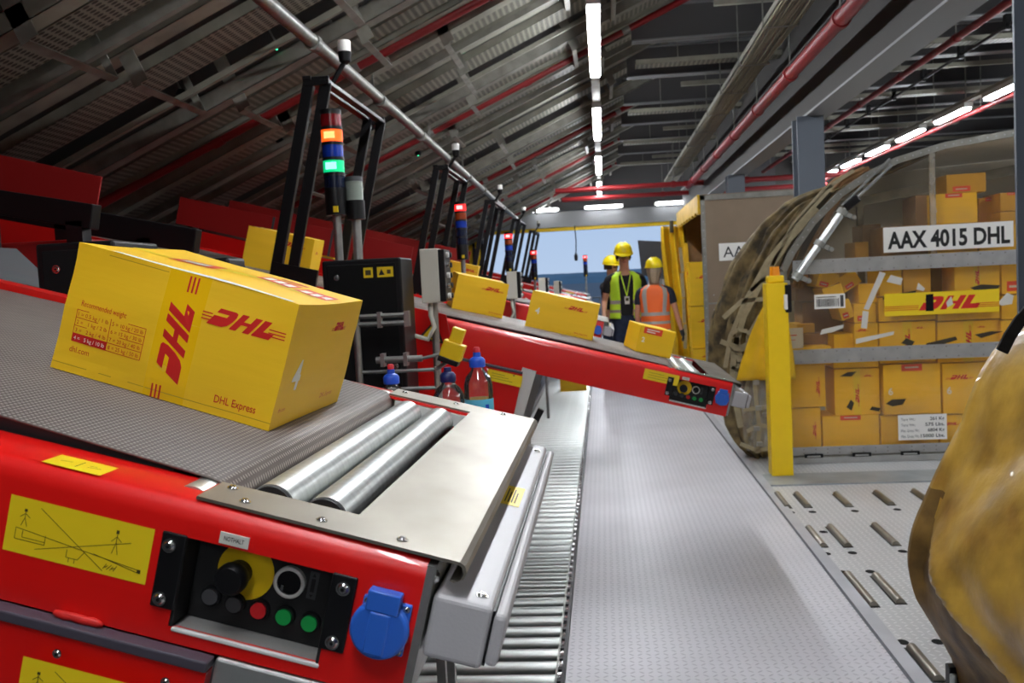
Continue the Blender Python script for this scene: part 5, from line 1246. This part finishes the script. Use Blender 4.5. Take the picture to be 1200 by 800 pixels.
def person(label, loc, rz, s, Pz, hat=True, hair='hair_brown', hair_long=False, top='shirt_black', legs='jeans', vest=None, build_=1.0, sleeve=.5, glove=False, badge=False):
    """figure facing -y, feet at z=0; Pz holds elbow, wrist, lean and head turn"""
    t = thing('person', label, 'person', loc, (0, 0, rz))
    t.scale = (s, s, s)
    lean = Pz.get('lean', 0); B = build_
    hip = V3(0, 0, .93); ch = V3(0, -lean*.5, 1.28); nk = V3(0, -lean*.85, 1.50); hd = V3(Pz.get('hx', 0), -lean-.015-Pz.get('hf', 0), 1.60); tp = V3(Pz.get('hx', 0)*1.2, -lean-.02-Pz.get('hf', 0)*1.3, 1.70)
    N = {'hip': (hip, (.15*B, .105*B)), 'waist': (V3(0, -lean*.25, 1.08), (.135*B, .095*B)), 'chest': (ch, (.155*B, .11*B)), 'neckb': (V3(0, -lean*.75, 1.42), (.085, .07)), 'neck': (nk, .052), 'jaw': (hd, (.062, .072)), 'skull': (tp, (.074, .09)), 'crown': (tp+V3(0, 0, .06), .05)}
    E = [('hip', 'waist'), ('waist', 'chest'), ('chest', 'neckb'), ('neckb', 'neck'), ('neck', 'jaw'), ('jaw', 'skull'), ('skull', 'crown')]
    # nose
    N['nose'] = (hd+V3(0, -.082, .045), .014); E.append(('jaw', 'nose'))
    for sd, S in (('l', 1), ('r', -1)):
        e = V3(*Pz['elbow_'+sd]); w = V3(*Pz['wrist_'+sd]); sh = V3(S*.185*B, -lean*.7, 1.405)
        N['sh'+sd] = (sh, .055*B); N['ua'+sd] = (sh.lerp(e, .5), .046*B); N['el'+sd] = (e, .038); N['fa'+sd] = (e.lerp(w, .4), .037); N['wr'+sd] = (w, .025)
        d = (w-e).normalized(); side = V3(*Pz.get('palm', (0, 1, 0))); side = (side-d*side.dot(d)).normalized(); nn = d.cross(side)
        N['pm'+sd] = (w+d*.055, (.034, .016)); E += [('neckb', 'sh'+sd), ('sh'+sd, 'ua'+sd), ('ua'+sd, 'el'+sd), ('el'+sd, 'fa'+sd), ('fa'+sd, 'wr'+sd), ('wr'+sd, 'pm'+sd)]
        for i, (o, ln) in enumerate(((-.028, .062), (-.010, .072), (.009, .068), (.027, .052))):
            a = w+d*.095+side*o; b = a+d*ln*.5+nn*.010; c = a+d*ln*.85+nn*.030
            N[f'k{i}{sd}'] = (a, .010); N[f'm{i}{sd}'] = (b, .009); N[f't{i}{sd}'] = (c, .008); E += [('pm'+sd, f'k{i}{sd}'), (f'k{i}{sd}', f'm{i}{sd}'), (f'm{i}{sd}', f't{i}{sd}')]
        a = w+d*.03-side*.035; b = a+d*.035-side*.018+nn*.01; N['th1'+sd] = (a, .012); N['th2'+sd] = (b, .009); E += [('wr'+sd, 'th1'+sd), ('th1'+sd, 'th2'+sd)]
        f = Pz.get('foot_'+sd, (S*.11, 0)); kn = V3(S*.095+(f[0]-S*.11)*.5, f[1]*.5-.02, .50); an = V3(f[0], f[1]+.02, .09)
        N['th'+sd] = (V3(S*.085*B, 0, .84), (.085*B, .09*B)); N['kn'+sd] = (kn, .058); N['cf'+sd] = (kn.lerp(an, .3), .054); N['an'+sd] = (an, .038); N['bl'+sd] = (an+V3(0, -.10, -.045), (.04, .03)); N['to'+sd] = (an+V3(0, -.16, -.055), (.036, .024))
        E += [('hip', 'th'+sd), ('th'+sd, 'kn'+sd), ('kn'+sd, 'cf'+sd), ('cf'+sd, 'an'+sd), ('an'+sd, 'bl'+sd), ('bl'+sd, 'to'+sd)]
    skin_obj('body', N, E, 'hip', 'skin', t)
    def sub_(keys, grow, extra=None):
        n = {}
        for k in keys:
            p, r = N[k]; r = r if isinstance(r, tuple) else (r, r); n[k] = (p, (r[0]+grow, r[1]+grow))
        if extra: n.update(extra)
        return n
    k = ['hip'] + [a+b for b in 'lr' for a in ('th', 'kn', 'cf', 'an')]
    n = sub_(k, .016); n['waistb'] = (V3(0, 0, 1.0), (.14*B, .105*B))
    for sd in 'lr': n['hem'+sd] = (N['an'+sd][0]+V3(0, 0, -.03), .055)
    skin_obj('trousers', n, [('hip', 'waistb')]+[e for e in E if e[0] in n and e[1] in n]+[('an'+s_, 'hem'+s_) for s_ in 'lr'], 'hip', legs, t)
    n = sub_(['waist', 'chest', 'neckb', 'shl', 'shr', 'ual', 'uar'], .014); n['hem'] = (V3(0, 0, .93), (.155*B, .115*B)); ed = [('hem', 'waist'), ('waist', 'chest'), ('chest', 'neckb')]
    for sd in 'lr':
        n['sl'+sd] = (N['ua'+sd][0].lerp(N['el'+sd][0], sleeve), .058*B); ed += [('neckb', 'sh'+sd), ('sh'+sd, 'ua'+sd), ('ua'+sd, 'sl'+sd)]
    skin_obj('shirt', n, ed, 'waist', top, t)
    for sd in 'lr':
        n = {}; an = N['an'+sd][0]
        n['a'] = (an+V3(0, .0, .02), .052); n['h'] = (an+V3(0, .02, -.045), (.042, .046)); n['b'] = (an+V3(0, -.09, -.05), (.05, .04)); n['t'] = (an+V3(0, -.18, -.057), (.042, .033))
        skin_obj('boot', n, [('a', 'h'), ('h', 'b'), ('b', 't')], 'h', 'black_matte', t)
        if glove:
            w = N['wr'+sd][0]; pm = N['pm'+sd][0]; d = (pm-w).normalized(); n = {'w': (w-d*.02, .033), 'p': (pm, (.042, .024))}; ed = [('w', 'p')]
            for i in range(4): 
                n[f'k{i}'] = (N[f'k{i}{sd}'][0], .014); n[f'm{i}'] = (N[f'm{i}{sd}'][0], .0125); n[f't{i}'] = (N[f't{i}{sd}'][0]+d*.004, .011); ed += [('p', f'k{i}'), (f'k{i}', f'm{i}'), (f'm{i}', f't{i}')]
            n['x'] = (N['th1'+sd][0], .016); n['y'] = (N['th2'+sd][0], .013); ed += [('w', 'x'), ('x', 'y')]
            skin_obj('glove', n, ed, 'w', 'glove', t)
    # face
    mb = MB()
    for S in (-1, 1):
        p = tp+V3(S*.030, -.080, -.040); mb.lathe([(0, -.006), (.011, 0), (0, .006)], 'white', Matrix.Translation(p), 10, caps=False); mb.lathe([(0, -.004), (.005, 0), (0, .004)], 'ink', Matrix.Translation(p+V3(0, -.009, 0)), 8, caps=False)
        mb.box(tuple(p+V3(-.016, -.008, .016)), tuple(p+V3(.016, .006, .022)), 'hair_brown')
        q = hd+V3(S*.078, .012, .05); mb.lathe([(0, -.03), (.012, -.02), (.015, .005), (.010, .026), (0, .032)], 'skin', Matrix.Translation(q), 10, caps=False)
    q = hd+V3(0, -.074, .005); mb.box(tuple(q+V3(-.022, -.004, -.004)), tuple(q+V3(.022, .006, .004)), 'lip')
    mb.build('face', t, smooth=50)
    # hair
    mb = MB()
    if hair_long:
        def hf(u, v):
            a = R(-20)+R(220)*u; rr = .086-.034*v*v; z = tp.z+.02-.21*v; return V3(tp.x+math.cos(a)*rr*(1-.15*v)+.003*math.sin(u*37+v*2), tp.y+.02+math.sin(a)*rr*1.15+.03*v+.003*math.cos(u*31+v), z)
        mb.grid(hf, 40, 12, hair)
    def hf2(u, v):
        a = R(-35)+R(250)*u; return V3(tp.x+math.cos(a)*.086, tp.y+math.sin(a)*.104+.004, tp.z+.05-.10*v)
    mb.grid(hf2, 24, 5, hair); o = mb.build('hair', t, smooth=180, fixn=False); md = o.modifiers.new('th', 'SOLIDIFY'); md.thickness = .012
    if hat:
        c = tp+V3(0, .005, .030); T = Matrix.Translation(c) @ Matrix.Rotation(R(Pz.get('hat', 6)), 4, 'X') @ Matrix.Scale(1.14, 4, (0, 1, 0))
        mb = MB(); mb.lathe([(.112, -.005), (.116, .004), (.112, .03), (.103, .065), (.082, .097), (.05, .117), (.0, .124)], 'helmet', T, 32, caps=False)
        br = [(1.0, 0)]; vs = []; m = 24
        for i in range(m+1):
            a = math.pi+math.pi*i/m; rr = .116; ext = .055*math.sin(math.pi*i/m)**.7
            vs.append(T @ V3(rr*math.cos(a), rr*math.sin(a), .004)); vs.append(T @ V3((rr+.01)*math.cos(a), (rr+ext)*math.sin(a)-.0, -.012))
        mb.add(vs, [(2*i, 2*i+2, 2*i+3, 2*i+1) for i in range(m)], 'helmet'); mb.lathe([(.116, -.004), (.122, -.008), (.122, .002), (.116, .004)], 'helmet', T, 32, caps=False)
        for k in (-1, 0, 1): mb.tube([T @ V3(k*.03*math.cos(a*.0), -.09*math.cos(a), .02+.108*math.sin(a)) for a in [math.pi*j/10 for j in range(1, 10)]], .006, 'helmet', 6)
        o = mb.build('safety_helmet', t, smooth=50); md = o.modifiers.new('th', 'SOLIDIFY'); md.thickness = .003
    if vest:
        mb = MB(); gap = R(24) if Pz.get('open') else R(4)
        prof_ = [(.90, .190, .150), (1.0, .183, .143), (1.04, .181, .141), (1.10, .178, .139), (1.14, .178, .139), (1.25, .192, .143), (1.36, .205, .137), (1.435, .190, .118), (1.49, .10, .09)]
        def vf(u, v):
            f = v*(len(prof_)-1); k = min(int(f), len(prof_)-2); g = f-k; z, rx, ry = [prof_[k][i]*(1-g)+prof_[k+1][i]*g for i in range(3)]
            a = -math.pi/2+gap+(2*math.pi-2*gap)*u; return V3(rx*B*math.cos(a), ry*B*math.sin(a)-lean*max(0, (z-.9))*1.3, z)+V3(.004*math.sin(u*30), .004*math.sin(u*24+z*9), 0)
        nv = 32
        def mf(u, v):
            f = v*(len(prof_)-1); k = min(int(f), len(prof_)-2); g = f-k; z = prof_[k][0]*(1-g)+prof_[k+1][0]*g
            back = Pz.get('cross')
            if .955 < z < 1.01 or 1.07 < z < 1.125: return 'reflective'
            if z >= 1.125 and (abs(u-.22) < .035 or abs(u-.78) < .035 or (abs(u-.38) < .03 or abs(u-.62) < .03)): return 'reflective' if (abs(u-.38) < .03 or abs(u-.62) < .03 or abs(u-.16) < .03 or abs(u-.84) < .03) else vest
            return vest
        mb.grid(vf, 64, nv, vest, mf); o = mb.build('safety_vest', t, smooth=180, fixn=False); md = o.modifiers.new('th', 'SOLIDIFY'); md.thickness = .006
    if badge:
        mb = MB(); f = lambda z: -(.128*B)-lean*.5
        mb.bar((-.06, -.115, 1.45), (-.0, -.142-lean*.6, 1.18), .014, .003, 'hivis_lime', up=(0, 1, 0)); mb.bar((.06, -.115, 1.45), (.0, -.142-lean*.6, 1.18), .014, .003, 'hivis_lime', up=(0, 1, 0))
        mb.build('lanyard', t); mb = MB(); mb.box((-.03, -.150-lean*.6, 1.08), (.03, -.146-lean*.6, 1.175), 'white'); mb.box((-.02, -.152-lean*.6, 1.12), (.02, -.150-lean*.6, 1.16), 'label_ink'); mb.build('badge', t)
    return t
person('man in yellow helmet and open lime vest over black polo, facing the camera', (.30, 12.75, 0), R(6), 1.075,
       {'elbow_l': (.27, .03, 1.13), 'wrist_l': (.26, -.10, .90), 'elbow_r': (-.27, -.02, 1.12), 'wrist_r': (-.30, -.20, .93), 'hf': .02, 'lean': .02, 'open': True, 'foot_l': (.14, .0), 'foot_r': (-.13, -.02), 'hat': 14, 'hx': -.01}, vest='hivis_lime', badge=True, build_=1.08, sleeve=.35)
person('woman in yellow helmet and orange safety vest over navy shirt, back turned, gloved hand down', (.64, 11.75, 0), R(172), .945,
       {'elbow_l': (-.0+.24, .0, 1.12), 'wrist_l': (.24, -.12, .90), 'elbow_r': (-.27, -.03, 1.13), 'wrist_r': (-.33, -.02, .89), 'lean': .04, 'hf': .0, 'foot_l': (.1, .0), 'foot_r': (-.1, -.02), 'hat': -4}, hair='hair_grey', hair_long=True, top='navy', vest='hivis_orange', glove=True, legs='navy', build_=1.05, sleeve=.3)
person('person in yellow helmet and dark shirt behind the man, arm raised to the face', (.10, 13.9, 0), R(55), 1.0,
       {'elbow_l': (.25, .02, 1.13), 'wrist_l': (.22, -.15, .95), 'elbow_r': (-.25, -.26, 1.22), 'wrist_r': (-.10, -.26, 1.47), 'lean': .03, 'foot_l': (.11, .0), 'foot_r': (-.11, .0)}, top='shirt_black', vest=None, legs='jeans', build_=1.08, sleeve=.3)

# ================================================================== SKY AND RENDER SETTINGS
w = bpy.data.worlds.new('world'); SC.world = w; w.use_nodes = True; nt = w.node_tree; bg = nt.nodes['Background']
tc = nt.nodes.new('ShaderNodeTexCoord'); sp = nt.nodes.new('ShaderNodeSeparateXYZ'); nt.links.new(tc.outputs['Generated'], sp.inputs[0])
cr = nt.nodes.new('ShaderNodeValToRGB'); nt.links.new(sp.outputs['Z'], cr.inputs[0])
cr.color_ramp.elements[0].position = 0; cr.color_ramp.elements[0].color = srgb((188, 210, 240)); cr.color_ramp.elements[1].position = .25; cr.color_ramp.elements[1].color = srgb((150, 186, 232))
nt.links.new(cr.outputs[0], bg.inputs[0]); bg.inputs[1].default_value = .82
vs = SC.view_settings; vs.view_transform = 'Standard'; vs.look = 'None'; vs.exposure = .2; vs.gamma = 1; vs.use_curve_mapping = False
SC.cycles.max_bounces = 8; SC.cycles.transparent_max_bounces = 24; SC.cycles.use_denoising = True
SC.cycles.sample_clamp_indirect = 6
